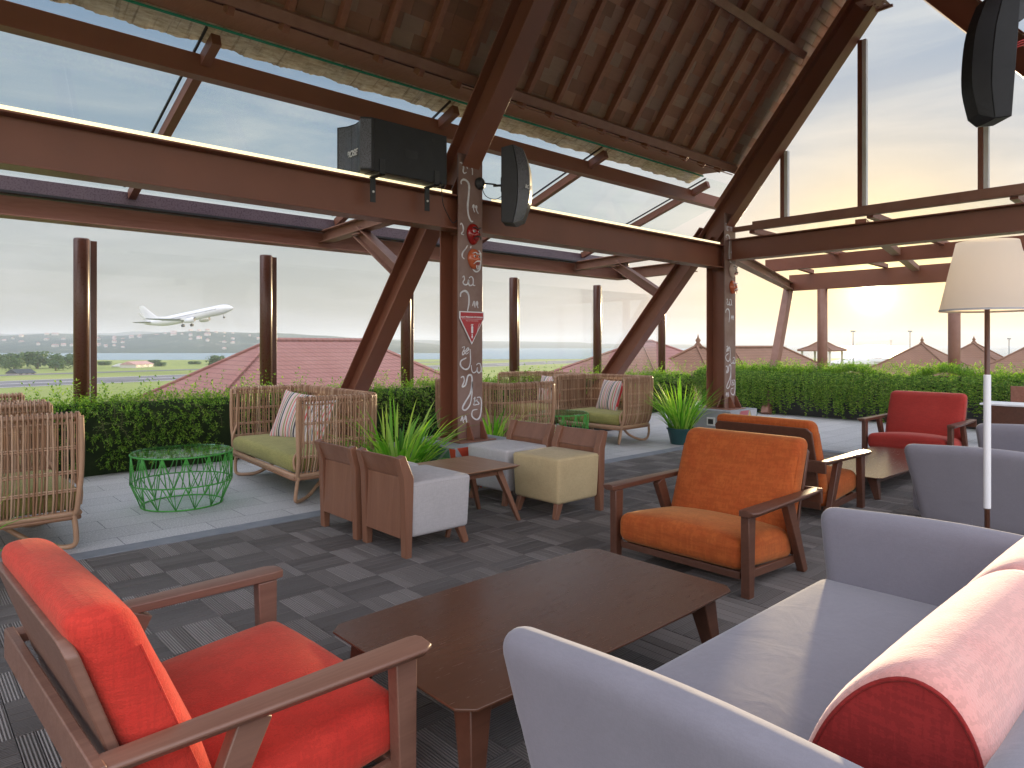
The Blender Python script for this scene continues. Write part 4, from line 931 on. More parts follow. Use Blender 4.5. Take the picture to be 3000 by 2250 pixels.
# ------------------------------------------------------------------ planting
def leafquad(b, p, d, up, L_, W_):
    s = d.cross(up)
    if s.length < 1e-3: s = d.orthogonal()
    s.normalize(); nrm = s.cross(d); m = p + d * L_ * .5
    b.add([p, m + s * W_ + nrm * W_ * .25, p + d * L_, m - s * W_ + nrm * W_ * .25], [(0, 1, 2, 3)])
def sprig(b, p, d, L_, n, leaf, rr, droop=.5):
    p = p.copy(); d = d.normalized(); step = L_ / n
    for i in range(n):
        d = (d + Vector((rr.uniform(-.12, .12), rr.uniform(-.12, .12), -droop * .12 + rr.uniform(-.08, .08)))).normalized(); p += d * step
        s = d.cross(Vector((rr.uniform(-1, 1), rr.uniform(-1, 1), rr.uniform(-.2, 1)))).normalized()
        for sg in (-1, 1): leafquad(b, p, (d * .55 + s * sg + Vector((0, 0, rr.uniform(-.25, .25)))).normalized(), Vector((rr.uniform(-.5, .5), rr.uniform(-.5, .5), 1)), leaf * rr.uniform(.7, 1.25), leaf * .22)
    leafquad(b, p, d, Vector((0, 0, 1)), leaf, leaf * .22); return p
STEM = paint('twig', (.14, .12, .05), (.09, .08, .03), .8)
def hedge_left():
    rr = random.Random(11); t = empty('hedge', (4.8, 8.25, 0), 0, 'long dense leafy hedge along the left edge of the terrace under the posts', 'hedge'); off = -Vector((4.8, 8.25, 0))
    b = MB(); n = 120
    # dark woody inside with a lumpy surface
    for i in range(n + 1):
        u = -3.2 + 15.9 * i / n
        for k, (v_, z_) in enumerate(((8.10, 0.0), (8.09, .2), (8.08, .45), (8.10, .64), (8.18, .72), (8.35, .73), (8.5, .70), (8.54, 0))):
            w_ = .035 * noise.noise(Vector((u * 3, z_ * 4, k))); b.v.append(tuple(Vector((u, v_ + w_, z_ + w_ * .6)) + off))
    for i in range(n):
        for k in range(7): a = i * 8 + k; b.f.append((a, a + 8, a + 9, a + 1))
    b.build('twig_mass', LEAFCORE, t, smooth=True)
    b = MB(); st = MB()
    for i in range(9500):
        u = -3.1 + 15.7 * rr.random() ** 1.15; q = rr.random()
        lump = .08 * noise.noise(Vector((u * 1.6, 3., q * 3))) 
        if q < .60:
            z_ = .06 + .68 * rr.random() ** .72; p = Vector((u, 8.07 + lump + rr.uniform(-.02, .05), z_))
            if noise.noise(Vector((u * 2.2, z_ * 3.5, 7))) < -.30: continue
            d = Vector((rr.uniform(-.6, .6), -1, rr.uniform(-.5, .8))); L_ = rr.uniform(.05, .12); dr = .9
        else:
            p = Vector((u, rr.uniform(8.04, 8.55), .68 + lump)); d = Vector((rr.uniform(-.6, .6), rr.uniform(-.7, .5), 1)); L_ = rr.uniform(.06, .15); dr = .3
        sprig(b, p + off, d, L_, 4, rr.uniform(.024, .036), rr, dr)
    for i in range(620):       # wispy shoots above and long drooping trails in front
        u = -3 + 15.5 * rr.random(); 
        if i % 3: p = Vector((u, rr.uniform(8.05, 8.5), .72)); d = Vector((rr.uniform(-.5, .5), rr.uniform(-.4, .3), 1)); L_ = rr.uniform(.12, .30) * (1.25 if rr.random() < .15 else 1); e = sprig(b, p + off, d, L_, 7, .036, rr, .5)
        else:
            p = Vector((u, 8.0, rr.uniform(.45, .74))); pts = [p + off]; q_ = p + off; d = Vector((rr.uniform(-.6, .6), -.6, .35)).normalized()
            for k in range(7):
                q_ = q_ + d * .06; d = (d + Vector((rr.uniform(-.2, .2), .06, -.30))).normalized(); pts.append(q_.copy())
                for s_ in (-1, 1): leafquad(b, q_, Vector((s_ * .8, -.4, rr.uniform(-.3, .4))).normalized(), Vector((0, 0, 1)), .030, .007)
            st.tube(pts, .0018, 3, caps=False)
    b.build('foliage', LEAF, t); tag(st.build('trailing_stems', STEM, t), kind='stuff')
hedge_left()
def hedge_end():
    rr = random.Random(12); t = empty('hedge', (12.9, 2.2, 0), 0, 'backlit trailing hedge spilling over the dark planter wall at the far end of the terrace', 'hedge'); off = -Vector((12.9, 2.2, 0))
    b = MB(); b.box(12.86, 13.35, -5, 8.0, 0, .70, Matrix.Translation(off)); b.build('planter_wall', BLACKP, t, bevel=.01)
    b = MB(); n = 90
    for i in range(n + 1):
        v_ = -5 + 13.2 * i / n
        for k, (u_, z_) in enumerate(((12.84, .50), (12.82, .66), (12.9, .78), (13.1, .82), (13.3, .76), (13.34, .5))):
            w_ = .04 * noise.noise(Vector((v_ * 2.5, z_ * 4, k + 9))); b.v.append(tuple(Vector((u_ + w_, v_, z_ + w_)) + off))
    for i in range(n):
        for k in range(5): a = i * 6 + k; b.f.append((a, a + 6, a + 7, a + 1))
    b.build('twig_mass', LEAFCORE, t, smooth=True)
    b = MB(); st = MB()
    for i in range(5200):
        v_ = -4.9 + 12.9 * rr.random(); lump = .17 * noise.noise(Vector((v_ * 1.3, 5., 1)))
        p = Vector((rr.uniform(12.78, 13.3), v_, .76 + lump)); d = Vector((rr.uniform(-.8, .4), rr.uniform(-.6, .6), 1)); sprig(b, p + off, d, rr.uniform(.08, .18), 5, rr.uniform(.03, .042), rr, .3)
    for i in range(3000):
        v_ = -4.9 + 12.9 * rr.random(); h_ = .85 + .45 * noise.noise(Vector((v_ * .8, 2., 4))); h_ = max(.15, min(1., h_))
        if rr.random() > h_: continue
        q_ = Vector((12.80, v_, rr.uniform(.68, .84))) + off; d = Vector((-.7, rr.uniform(-.4, .4), .2)).normalized(); pts = [q_]; nn_ = int(rr.uniform(4, 13) * h_ + 3)
        for k in range(nn_):
            q_ = q_ + d * rr.uniform(.035, .085); d = (d + Vector((rr.uniform(-.12, .12) + (.14 if q_.x + 12.9 < 12.72 else 0), rr.uniform(-.15, .15), -.45))).normalized(); q_.z = max(q_.z, .03)
            pts.append(q_.copy())
            for s_ in (-1, 1, 0): leafquad(b, q_, Vector((rr.uniform(-.7, 0), s_ * .8 + rr.uniform(-.2, .2), rr.uniform(-.6, .3))).normalized(), Vector((-1, 0, .4)), rr.uniform(.03, .045), .009)
        if i % 3 == 0: st.tube(pts, .002, 3, caps=False)
    for i in range(1300):
        v_ = -4.9 + 12.9 * rr.random(); p = Vector((rr.uniform(12.8, 13.3), v_, .80)); sprig(b, p + off, Vector((rr.uniform(-.6, .6), rr.uniform(-.6, .6), 1)), rr.uniform(.15, .30), 7, .036, rr, .8)
    b.build('foliage', LEAF, t); tag(st.build('trailing_stems', STEM, t), kind='stuff')
hedge_end()
def blades(b, n, hmin, hmax, spread, wd, rr, z0=.15, lean=1., curl=1.):
    for i in range(n):
        a = rr.uniform(0, 2 * math.pi); r = spread * .28 * rr.random() ** .5; p = Vector((r * math.cos(a), r * math.sin(a), z0)); L_ = rr.uniform(hmin, hmax); a += rr.uniform(-.4, .4)
        tilt = rr.uniform(.05, .75) * lean; d = Vector((math.cos(a) * tilt, math.sin(a) * tilt, 1)).normalized(); k = rr.uniform(.02, .11) * curl; m = 9
        side = d.cross(Vector((math.cos(a), math.sin(a), 0))).normalized(); tw = rr.uniform(-.5, .5); side = (side * math.cos(tw) + Vector((math.cos(a), math.sin(a), 0)) * math.sin(tw)).normalized()
        o = len(b.v); w_ = wd * rr.uniform(.6, 1.15)
        for j in range(m + 1):
            t_ = j / m; ww = w_ * (math.sin(math.pi * (.16 + .84 * t_) ** .9) ** .8 if t_ < .999 else .02); ww = max(ww, .0006)
            f_ = side.cross(d).normalized(); b.v += [tuple(p + side * ww * .5 + f_ * ww * .14), tuple(p), tuple(p - side * ww * .5 + f_ * ww * .14)]
            p = p + d * L_ / m; d = (d + Vector((math.cos(a) * k, math.sin(a) * k, -k * 1.1 * t_ * 2))).normalized()
        for j in range(m):
            q = o + j * 3; b.f += [(q, q + 1, q + 4, q + 3), (q + 1, q + 2, q + 5, q + 4)]
def blade_plant(loc, n, hmin, hmax, spread, wd, label, seed, potr=.17, poth=.2, potm=TEAL, **k):
    rr = random.Random(seed); t = empty('potted_grass', loc, 0, label, 'plant', 'strap-leaved potted plants')
    b = MB(); b.lathe([(potr * .75, 0), (potr, poth), (potr + .012, poth), (potr + .012, poth + .02), (potr - .01, poth + .02), (potr - .015, poth - .02), (0, poth - .02)], (0, 0, 0), 28); b.build('pot', potm, t, smooth=False)
    b = MB(); blades(b, n, hmin, hmax, spread, wd, rr, poth - .03, **k); b.build('leaves', BLADE, t, smooth=True); return t
blade_plant((3.36, 5.17, 0), 190, .34, .80, .70, .033, 'broad strap-leaved potted plant between the small table and the near column base', 1, .20, .2, lean=1.2, curl=1.25)
blade_plant((4.88, 5.62, 0), 70, .36, .66, .42, .032, 'strap-leaved potted plant just right of the near column, behind the tub chairs', 2, .16, .18, BLACKP)
blade_plant((8.02, 5.30, 0), 260, .34, .86, .46, .020, 'tall bright grass in a teal pot left of the far column', 3, .19, .2, lean=1.0)
blade_plant((.25, 4.72, 0), 16, .42, .60, .3, .018, 'thin-leaved potted plant mostly out of frame at the left edge', 4, .13, .14, BLACKP, lean=1.5, curl=1.8)
b = MB(); b.box(-.7, .7, -.13, .13, 0, .20); t = empty('planter_trough', (8.3, 7.0, 0), 0, 'long low black planter trough on the paving behind the wicker armchair', 'planter'); b.build('trough', BLACKP, t, bevel=.008)
b = MB(); b.box(-.72, .72, -.15, .15, .201, .22); b.build('rim', BLACKP, t, bevel=.004)

# ------------------------------------------------------------------ loudspeakers
GRILL = NM('speaker_grille'); v = GRILL.map((1, 1, 1)); vo = GRILL.n('ShaderNodeTexVoronoi'); vo.inputs['Scale'].default_value = 130; GRILL.l(v, vo.inputs[0])
GRILL.set(Base_Color=GRILL.ramp(vo.outputs['Distance'], [(.25, (.01, .01, .012)), (.4, (.11, .115, .13))]), Roughness=.4, Metallic=.3); GRILL = GRILL.m
def text_mesh(body, size, depth, m, parent, M, name='lettering', shear=0., align='CENTER', bold=0.):
    cu = bpy.data.curves.new('txt', 'FONT'); cu.body = body; cu.size = size; cu.extrude = depth; cu.shear = shear; cu.align_x = align; cu.align_y = 'CENTER'; cu.offset = bold
    o = bpy.data.objects.new('txt', cu); col.objects.link(o); bpy.context.view_layer.update()
    me = bpy.data.meshes.new_from_object(o.evaluated_get(bpy.context.evaluated_depsgraph_get())); me.name = name; me.materials.clear(); me.materials.append(m)
    bpy.data.objects.remove(o); r = bpy.data.objects.new(name, me); col.objects.link(r); r.parent = parent; r.matrix_local = M; return r
def ctrl(xd, yd, zd, loc): return Matrix((( xd[0], yd[0], zd[0], loc[0]), (xd[1], yd[1], zd[1], loc[1]), (xd[2], yd[2], zd[2], loc[2]), (0, 0, 0, 1)))
t = empty('loudspeaker', (3.4, 5.25, 2.80), 0, 'big black box loudspeaker on top of the long steel beam left of the near column', 'loudspeaker')
b = MB(); b.box(-.37, .39, -.25, .25, .012, .46); b.build('cabinet', BLACK, t, bevel=.006)
b = MB(); b.prism([(-.37, .25), (-.37, -.25), (-.40, -.25), (-.475, -.20), (-.465, -.185), (-.425, -.10), (-.41, 0), (-.425, .10), (-.465, .185), (-.475, .20), (-.40, .25)], .015, .458, Matrix(((1, 0, 0, 0), (0, 0, 1, 0), (0, 1, 0, 0), (0, 0, 0, 1)))); b.build('horn_frame', BLACK, t, bevel=.004)
b = MB(); pr = [(-.404, -.2515), (-.4765, -.202)]
b.add([(-.403, -.2525, .03), (-.477, -.203, .03), (-.477, -.203, .44), (-.403, -.2525, .44)], [(0, 1, 2, 3)])
g1 = cr([(-.468, -.186, 0), (-.429, -.10, 0), (-.413, 0, 0), (-.429, .10, 0), (-.468, .186, 0)], 4)
o = len(b.v); b.v += [(p.x, p.y, z) for p in g1 for z in (.03, .445)]
for i in range(len(g1) - 1): q = o + i * 2; b.f.append((q, q + 2, q + 3, q + 1))
b.build('grille', GRILL, t, smooth=False)
text_mesh('BOSE', .075, .002, METALW, t, ctrl((0, -1, 0), (0, 0, 1), (-1, 0, 0), (-.426, .03, .20)), shear=.35, bold=.002)
b = MB(); b.box(-.436, -.424, -.005, .005, .19, .21); 
for x in (-.23, .24):
    b = MB(); b.lathe([(.022, 0), (.022, .003), (0, .003)], (x, -.2505, .385), 16, M=Matrix.Rotation(R(90), 3, 'X').to_4x4()); b.build('bolt_cover', BLACKP, t)
b = MB(); b.prism([(-.055, .185), (.055, .185), (.068, .20), (.068, .245), (.055, .26), (.03, .252), (-.03, .252), (-.055, .26), (-.068, .245), (-.068, .20)], -.2525, -.2502); b.build('handle_recess', BLACKP, t)
for x in (-.30, .27):
    b = MB(); b.box(x - .026, x + .026, -.262, -.251, -.012, .12); b.box(x - .026, x + .026, -.262, -.09, -.012, .0); b.box(x - .026, x + .026, -.112, -.102, -.22, -.0125); h_ = b.build('mounting_strap', BLACKP, t, bevel=.002)
    b = MB(); b.lathe([(.010, 0), (.010, .006), (0, .007)], (x, -.1125, -.13), 12, M=Matrix.Rotation(R(90), 3, 'X').to_4x4()); b.build('strap_bolt', METALW, h_)
cab = MB(); cab.tube(cr([(3.72, 4.99, 2.83), (3.74, 5.0, 2.66), (3.80, 5.03, 2.58), (3.93, 5.10, 2.50), (3.99, 5.11, 2.53)], 6), .004, 6); tag(cab.build('loose_cable', BLACK, smooth=True), 'thin black cable hanging from the box loudspeaker to the near column', 'cable')
def array_speaker(label, loc, fdir, tiltx=0.):
    """curved front faces local +x; origin at the middle of the back"""
    t = empty('loudspeaker', loc, math.atan2(fdir[1], fdir[0]), label, 'loudspeaker'); t.rotation_euler = (0, tiltx, math.atan2(fdir[1], fdir[0]))
    b = MB(); b.prism([(0, -.36), (.115, -.375), (.155, -.18), (.163, 0), (.155, .18), (.115, .385), (0, .36)], -.13, .13); b.build('cabinet', BLACK, t, bevel=.006)
    A_ = [(.119, -.374), (.158, -.18), (.166, 0), (.158, .18), (.119, .384)]; B_ = [(.205, -.345), (.262, -.18), (.276, 0), (.262, .18), (.205, .352)]
    a = cr([(x, z, 0) for x, z in A_], 4); c_ = cr([(x, z, 0) for x, z in B_], 4); b = MB()
    poly = [(p.x, p.y) for p in a] + [(p.x, p.y) for p in reversed(c_)]
    n = len(a)
    # wedge-shaped grille: wide at the cabinet, narrower in front
    for (p, yh) in [(q, .132) for q in a] + [(q, .085) for q in c_]:
        b.v += [(p.x, -yh, p.y), (p.x, yh, p.y)]
    for i in range(n - 1):
        A0, A1 = i * 2, (i + 1) * 2; C0, C1 = (n + i) * 2, (n + i + 1) * 2
        b.f += [(A0, C0, C1, A1), (A0 + 1, A1 + 1, C1 + 1, C0 + 1), (C0, C0 + 1, C1 + 1, C1)]
    b.f += [(0, 1, 2 * n + 1, 2 * n), (2 * n - 2, 4 * n - 2, 4 * n - 1, 2 * n - 1)]
    b.build('grille', GRILL, t, smooth=False)
    return t
a1 = array_speaker('narrow curved black loudspeaker on a bracket at the right side of the near column', (4.50, 5.02, 2.905), (.62, -.78), 0)
text_mesh('BOSE', .05, .0015, METALW, a1, ctrl((.40, .92, 0), (0, 0, 1), (.92, -.40, 0), (.262, -.095, -.03)), shear=.3, bold=.001)
b = MB(); b.tube([(-.10, 0, .02), (0, 0, .02)], .012, 8); b.box(-.02, 0, -.04, .04, -.05, .09); b.build('bracket', BLACKP, a1)
b = MB(); b.lathe([(.06, 0), (.06, .02), (.03, .045), (0, .05)], (4.30, 5.146, 2.93), 20, M=Matrix.Rotation(R(90), 3, 'X').to_4x4()); tag(b.build('cable_box', BLACKP), 'round black bracket socket on the face of the near column', 'bracket')
b = MB(); b.tube([(4.31, 5.10, 2.93), (4.44, 5.06, 2.93)], .008, 6); b.tube(cr([(4.31, 5.12, 2.88), (4.33, 5.08, 2.80), (4.42, 5.05, 2.78), (4.49, 5.03, 2.82)], 5), .004, 5); tag(b.build('bracket_arm_and_cable', BLACKP, smooth=True), 'short black bracket arm and looped cable between near column and curved loudspeaker', 'bracket')
DKB = paint('black_lacquer', (.006, .006, .006), (.009, .009, .009), .5, 8, .25, .05)
p_ = PD(2176, 132, 4.1); a3 = array_speaker('large dark curved loudspeaker hanging from the roof in the top right corner', p_, (-.66, .75), R(-4)); a3.scale = (.82, .7, 1) 
b = MB(); b.box(-.03, .0, -.06, .06, -.12, .30); b.bar((-.02, 0, .28), (-.22, .0, .42), .05, .12); b.bar((-.05, -.10, .36), (.05, .2, .50), .30, .05); b.build('bracket', BLACKP, a3, bevel=.004)
for ch in a3.children:
    if ch.name.startswith('grille'): ch.data = ch.data.copy(); ch.data.materials[0] = DKB
    if ch.name.startswith('cabinet'): ch.data = ch.data.copy(); ch.data.materials[0] = DKB
REDW = paint('red_cable', (.45, .02, .02), None, .4); b = MB()
for k in range(3): b.tube(cr([(-.03, .02 * k, .07 + .012 * k), (-.12, .02 * k, .10 + .01 * k), (-.24, .02, .05), (-.4, .02, .02)], 5), .004, 5)
b.build('red_wire', REDW, a3, smooth=True)
# ------------------------------------------------------------------ carved masks and the fire-extinguisher sign
def mask(loc, skin, label, white=False, sc_=1., hair=None):
    t = empty('mask', loc, 0, label, 'mask', 'carved painted masks on the columns'); t.scale = (sc_,) * 3
    b = MB(); nU, nV = 28, 28; o = []
    for j in range(nV + 1):
        th = math.pi * j / nV
        for i in range(nU + 1):
            ph = math.pi * i / nU; x = -math.cos(ph) * math.sin(th) * .078; z = math.cos(th) * .105; y = -math.sin(ph) * math.sin(th) * .062
            x *= 1 - .18 * max(0, -z / .105); X, Z = x / .078, z / .105
            y -= .030 * math.exp(-(X / .16) ** 2 - ((Z + .05) / .26) ** 2)           # nose
            y -= .012 * math.exp(-((abs(X) - .30) / .28) ** 2 - ((Z - .36) / .12) ** 2)   # brows
            y += .010 * math.exp(-((abs(X) - .36) / .16) ** 2 - ((Z - .18) / .12) ** 2)   # sockets
            y -= .012 * math.exp(-((abs(X) - .52) / .22) ** 2 - ((Z + .12) / .22) ** 2)   # cheeks
            y -= .014 * math.exp(-(X / .34) ** 2 - ((Z + .46) / .10) ** 2) + .012 * math.exp(-(X / .3) ** 2 - ((Z + .82) / .15) ** 2)
            o.append((x, y, z))
    b.v = o
    for j in range(nV):
        for i in range(nU): a = j * (nU + 1) + i; b.f.append((a, a + 1, a + nU + 2, a + nU + 1))
    b.build('face', skin, t, smooth=True)
    EB = BLACKP if not white else WHITE
    for s in (-1, 1):
        b = MB(); b.lathe([(0, .010), (.009, .008), (.013, 0)], (s * .028, -.055, .020), 14, M=Matrix.Rotation(R(90), 3, 'X').to_4x4()); e = b.build('eye', WHITE, t, smooth=True)
        b = MB(); b.lathe([(0, .005), (.007, .004), (.0085, 0)], (s * .028, -.0635, .020), 10, M=Matrix.Rotation(R(90), 3, 'X').to_4x4()); b.build('pupil', BLACKP, e, smooth=True)
        b = MB(); b.tube(cr([(s * .008, -.076, .042), (s * .030, -.075, .058), (s * .056, -.056, .050)], 5), .008, 6, r1=.003); b.build('eyebrow', hair or EB, t, smooth=True)
        b = MB(); b.tube(cr([(s * .004, -.088, -.030), (s * .026, -.082, -.034), (s * .048, -.062, -.060)], 5), .009, 6, r1=.002); b.build('moustache', hair or EB, t, smooth=True)
    b = MB(); b.tube(cr([(-.024, -.068, -.050), (0, -.080, -.046), (.024, -.068, -.050)], 6), .006, 6); b.tube(cr([(-.02, -.068, -.060), (0, -.078, -.064), (.02, -.068, -.060)], 6), .005, 6); b.build('lips', paint('mask_lips', (.35, .02, .02), None, .3) if 'mask_lips' not in bpy.data.materials else bpy.data.materials['mask_lips'], t, smooth=True)
    if white: b = MB(); b.tube(cr([(-.014, -.072, -.070), (-.012, -.070, -.095), (-.002, -.066, -.110)], 5), .006, 6, r1=.001); b.tube(cr([(.014, -.072, -.070), (.012, -.070, -.095), (.002, -.066, -.112)], 5), .006, 6, r1=.001); b.build('beard', WHITE, t, smooth=True)
    return t
MR = paint('mask_red', (.30, .012, .010), (.22, .01, .008), .18, 8, .6, .02); MO = paint('mask_orange', (.52, .13, .05), (.42, .09, .035), .22, 8, .6, .02); MW = paint('mask_ivory', (.62, .50, .42), (.50, .38, .30), .3, 8)
mask((4.215, 5.146, 2.425), MR, 'glossy dark red carved mask with black moustache, upper one on the near column'); mask((4.222, 5.146, 2.185), MO, 'orange carved mask with white eyebrows and beard, lower one on the near column', True, .95)
mask((9.08, 5.146, 2.43), MW, 'ivory carved mask, upper one on the far column', sc_=1.0); mask((9.085, 5.146, 2.19), MO, 'small terracotta carved mask, lower one on the far column', True, .95)
SR = paint('sign_red', (.42, .025, .03), (.38, .02, .028), .35, 4); t = empty('sign', (4.19, 5.13, 1.52), 0, 'red triangular fire-extinguisher sign with white lettering on the near column', 'sign')
def tri(x, z0, z1, z2): return [(-x, z0), (x, z0), (x, z1), (.0, z2), (-x, z1)]
b = MB(); b.prism(tri(.151, .153, .085, -.165), .0, .006); b.build('white_border', WHITE, t); b = MB(); b.prism(tri(.140, .143, .083, -.145), -.003, -.0004); b.build('red_panel', SR, t)
fm = lambda x, z: ctrl((1, 0, 0), (0, 0, 1), (0, -1, 0), (x, -.0035, z))
text_mesh('ALAT PEMADAM API RINGAN', .0205, .0004, WHITE, t, fm(0, .098), bold=.0006); text_mesh('FIRE EXTINGUISHER', .0175, .0004, paint('sign_pale', (.75, .4, .4), None, .5), t, fm(0, .062))
b = MB(); b.box(-.125, .125, -.0042, -.0032, .0785, .0805); b.build('rule_line', WHITE, t)
b = MB(); b.prism([(-.012, -.055), (.012, -.055), (.012, .005), (.006, .014), (-.006, .014), (-.012, .005)], -.0044, -.0032); b.prism([(-.004, .015), (.004, .015), (.004, .024), (.016, .024), (.016, .029), (-.012, .029), (-.018, .016), (-.014, .015), (-.010, .023), (-.004, .023)], -.0044, -.0032)
b.prism([(-.0055, -.062), (.0055, -.062), (.0055, -.088), (.013, -.088), (0, -.110), (-.013, -.088), (-.0055, -.088)], -.0044, -.0032); b.build('extinguisher_symbol', WHITE, t)
b = MB(); b.tube(cr([(.02, -.004, -.11), (.055, -.006, -.06), (.075, -.004, 0), (.09, -.004, .04)], 5), .002, 5); b.build('string', METALW, t)

# ------------------------------------------------------------------ aeroplane
WP = paint('aircraft_white', (.70, .70, .71), (.64, .64, .66), .35, .3, .5, 0)
GP = paint('aircraft_grey', (.30, .31, .34), None, .4); DK = paint('aircraft_dark', (.04, .045, .05), None, .3)
pc = PD(407, 684, 272); hd = Vector((.7361, -.6769, 0)); hd = (Matrix.Rotation(R(-10), 3, 'Z') @ hd)
t = empty('aeroplane', pc, math.atan2(hd.y, hd.x), 'white twin-engine airliner climbing with its landing gear down over the bay', 'aeroplane'); t.rotation_euler = (R(4), R(-10.5), math.atan2(hd.y, hd.x))
sec = [(19.8, -.35, .05, .05), (19.5, -.32, .5, .45), (18.8, -.22, 1.0, .95), (17.6, -.05, 1.45, 1.45), (16, 0, 1.75, 1.8), (14, 0, 1.88, 1.95), (0, 0, 1.88, 1.95), (-8, 0, 1.88, 1.95), (-12, .2, 1.65, 1.72), (-16, .65, 1.1, 1.2), (-19, 1.0, .55, .65), (-20, 1.15, .2, .3)]
b = MB(); n = 28
for x, zc, ry, rz in sec:
    for k in range(n): a = 2 * math.pi * k / n; b.v.append((x, ry * math.cos(a), zc + rz * math.sin(a)))
for i in range(len(sec) - 1):
    for k in range(n): k2 = (k + 1) % n; b.f.append((i * n + k, i * n + k2, (i + 1) * n + k2, (i + 1) * n + k))
b.smooth = True; fus = b.build('fuselage', WP, t)
def surf(b, r, tp, th, nz=(0, 0, 1)):      # root (x_le, chord, y, z), tip
    vs = []
    for (x, c_, y, z), T_ in ((r, th), (tp, th * .5)):
        for f_, q in ((0, 0), (.12, .5), (.4, .6), (1, 0), (.4, -.5), (.12, -.4)): vs.append(Vector((x - c_ * f_, y, z)) + Vector(nz) * T_ * q)
    b.add(vs, [(0, 1, 2, 3, 4, 5), (11, 10, 9, 8, 7, 6)] + [(i, i + 6, (i + 1) % 6 + 6, (i + 1) % 6) for i in range(6)])
for s in (-1, 1):
    b = MB(); surf(b, (4.5, 7.5, s * 1.3, -1.1), (-1.2, 3.8, s * 6.5, -.5), .9); surf(b, (-1.2, 3.8, s * 6.5, -.5), (-5.8, 1.5, s * 16.6, .9), .45); w_ = b.build('wing', GP, t)
    b = MB(); surf(b, (-5.8, 1.5, s * 16.6, .9), (-7.6, .6, s * 17.3, 3.3), .15, (0, 1, .3)); b.build('winglet', WP, w_)
    b = MB(); b.lathe([(.75, 2.0), (.98, 1.7), (1.05, .8), (1.0, -.6), (.6, -2.2), (.5, -2.3)], (3.6, s * 4.9, -2.0), 24, M=Matrix.Rotation(R(90), 3, 'Y').to_4x4()); e = b.build('engine', WP, t, smooth=True)
    b = MB(); b.lathe([(.72, 2.02), (.0, 1.95)], (3.6, s * 4.9, -2.0), 20, M=Matrix.Rotation(R(90), 3, 'Y').to_4x4()); b.build('intake', DK, e)
    b = MB(); b.bar((2.6, s * 4.9, -1.2), (-.4, s * 4.9, -.7), .3, .8); b.build('pylon', WP, e)
    b = MB(); surf(b, (-15.6, 3.6, s * .8, 1.0), (-18.6, 1.4, s * 6.8, 1.6), .35); b.build('tailplane', GP, t)
    b = MB(); b.bar((-1.2, s * 2.8, -1.2), (-1.2, s * 2.8, -3.2), .25, .25)
    lg = b.build('main_gear', GP, t)
    b = MB(); b.lathe([(.3, -.5), (.58, -.45), (.58, .45), (.3, .5)], (-1.2, s * 2.8, -3.3), 18, M=Matrix.Rotation(R(90), 3, 'X').to_4x4()); b.build('wheel', DK, lg)
b = MB(); surf(b, (-12.6, 6.2, 0, 1.6), (-18.8, 2.0, 0, 8.2), .45, (0, 1, 0)); b.add([(-9.5, .05, 1.75), (-13.2, .12, 1.9), (-13.6, .05, 2.8), (-9.5, -.05, 1.75), (-13.2, -.12, 1.9), (-13.6, -.05, 2.8)], [(0, 1, 2), (5, 4, 3), (0, 2, 5, 3)]); b.build('tail_fin', WP, t)
b = MB(); b.bar((15, 0, -1.7), (15.1, 0, -3.1), .18, .18); lg = b.build('nose_gear', GP, t); b = MB(); b.lathe([(.2, -.22), (.38, -.2), (.38, .2), (.2, .22)], (15.1, 0, -3.2), 14, M=Matrix.Rotation(R(90), 3, 'X').to_4x4()); b.build('wheel', DK, lg)
b = MB()
for i in range(46):
    x = 13.2 - i * .55
    if x < -11: break
    for s in (-1, 1): b.box(x, x + .26, s * 1.84 - .03, s * 1.84 + .03, .32, .62)
b.build('cabin_windows', DK, fus)
b = MB()
for s in (-1, 1): b.add([(18.3, s * .35, .72), (17.4, s * .95, .95), (17.3, s * 1.25, .62), (18.2, s * .75, .42)], [(0, 1, 2, 3) if s < 0 else (3, 2, 1, 0)])
o = b.build('cockpit_windows', DK, fus); o.scale = (1.012, 1.06, 1.03)

# ------------------------------------------------------------------ neighbouring tiled roofs
def tilem(name, c1, c2):
    m = NM(name); v = m.map((1, 1, 1)); sx = m.n('ShaderNodeSeparateXYZ'); m.l(v, sx.inputs[0])
    wz = m.math('FRACT', m.math('MULTIPLY', sx.outputs[2], 6.0)); wx = m.math('ABSOLUTE', m.math('SINE', m.math('MULTIPLY', m.math('ADD', sx.outputs[0], sx.outputs[1]), 11.)))
    f = m.noise(v, .6, 5, .6); f2 = m.noise(v, 5, 4)
    cc = m.ramp(f, [(.3, c1), (.7, c2)]); cc = m.mix(m.math('MULTIPLY', f2, .4), cc, tuple(x * .6 for x in c1)); cc = m.mix(m.ramp(wz, [(.0, (.8, .8, .8)), (.22, (0, 0, 0))]), cc, tuple(x * .45 for x in c1)); cc = m.mix(m.ramp(wx, [(.05, (.5, .5, .5)), (.3, (0, 0, 0))]), cc, tuple(x * .5 for x in c1))
    m.set(Base_Color=cc, Roughness=.85); m.bump(m.math('ADD', wz, wx), .6, .03); return m.m
TILE = tilem('clay_tiles', (.30, .135, .115), (.36, .18, .155)); TILE2 = tilem('brown_tiles', (.20, .10, .06), (.26, .14, .09)); WALLM = paint('plaster', (.55, .52, .47), (.48, .45, .4), .8, .5)
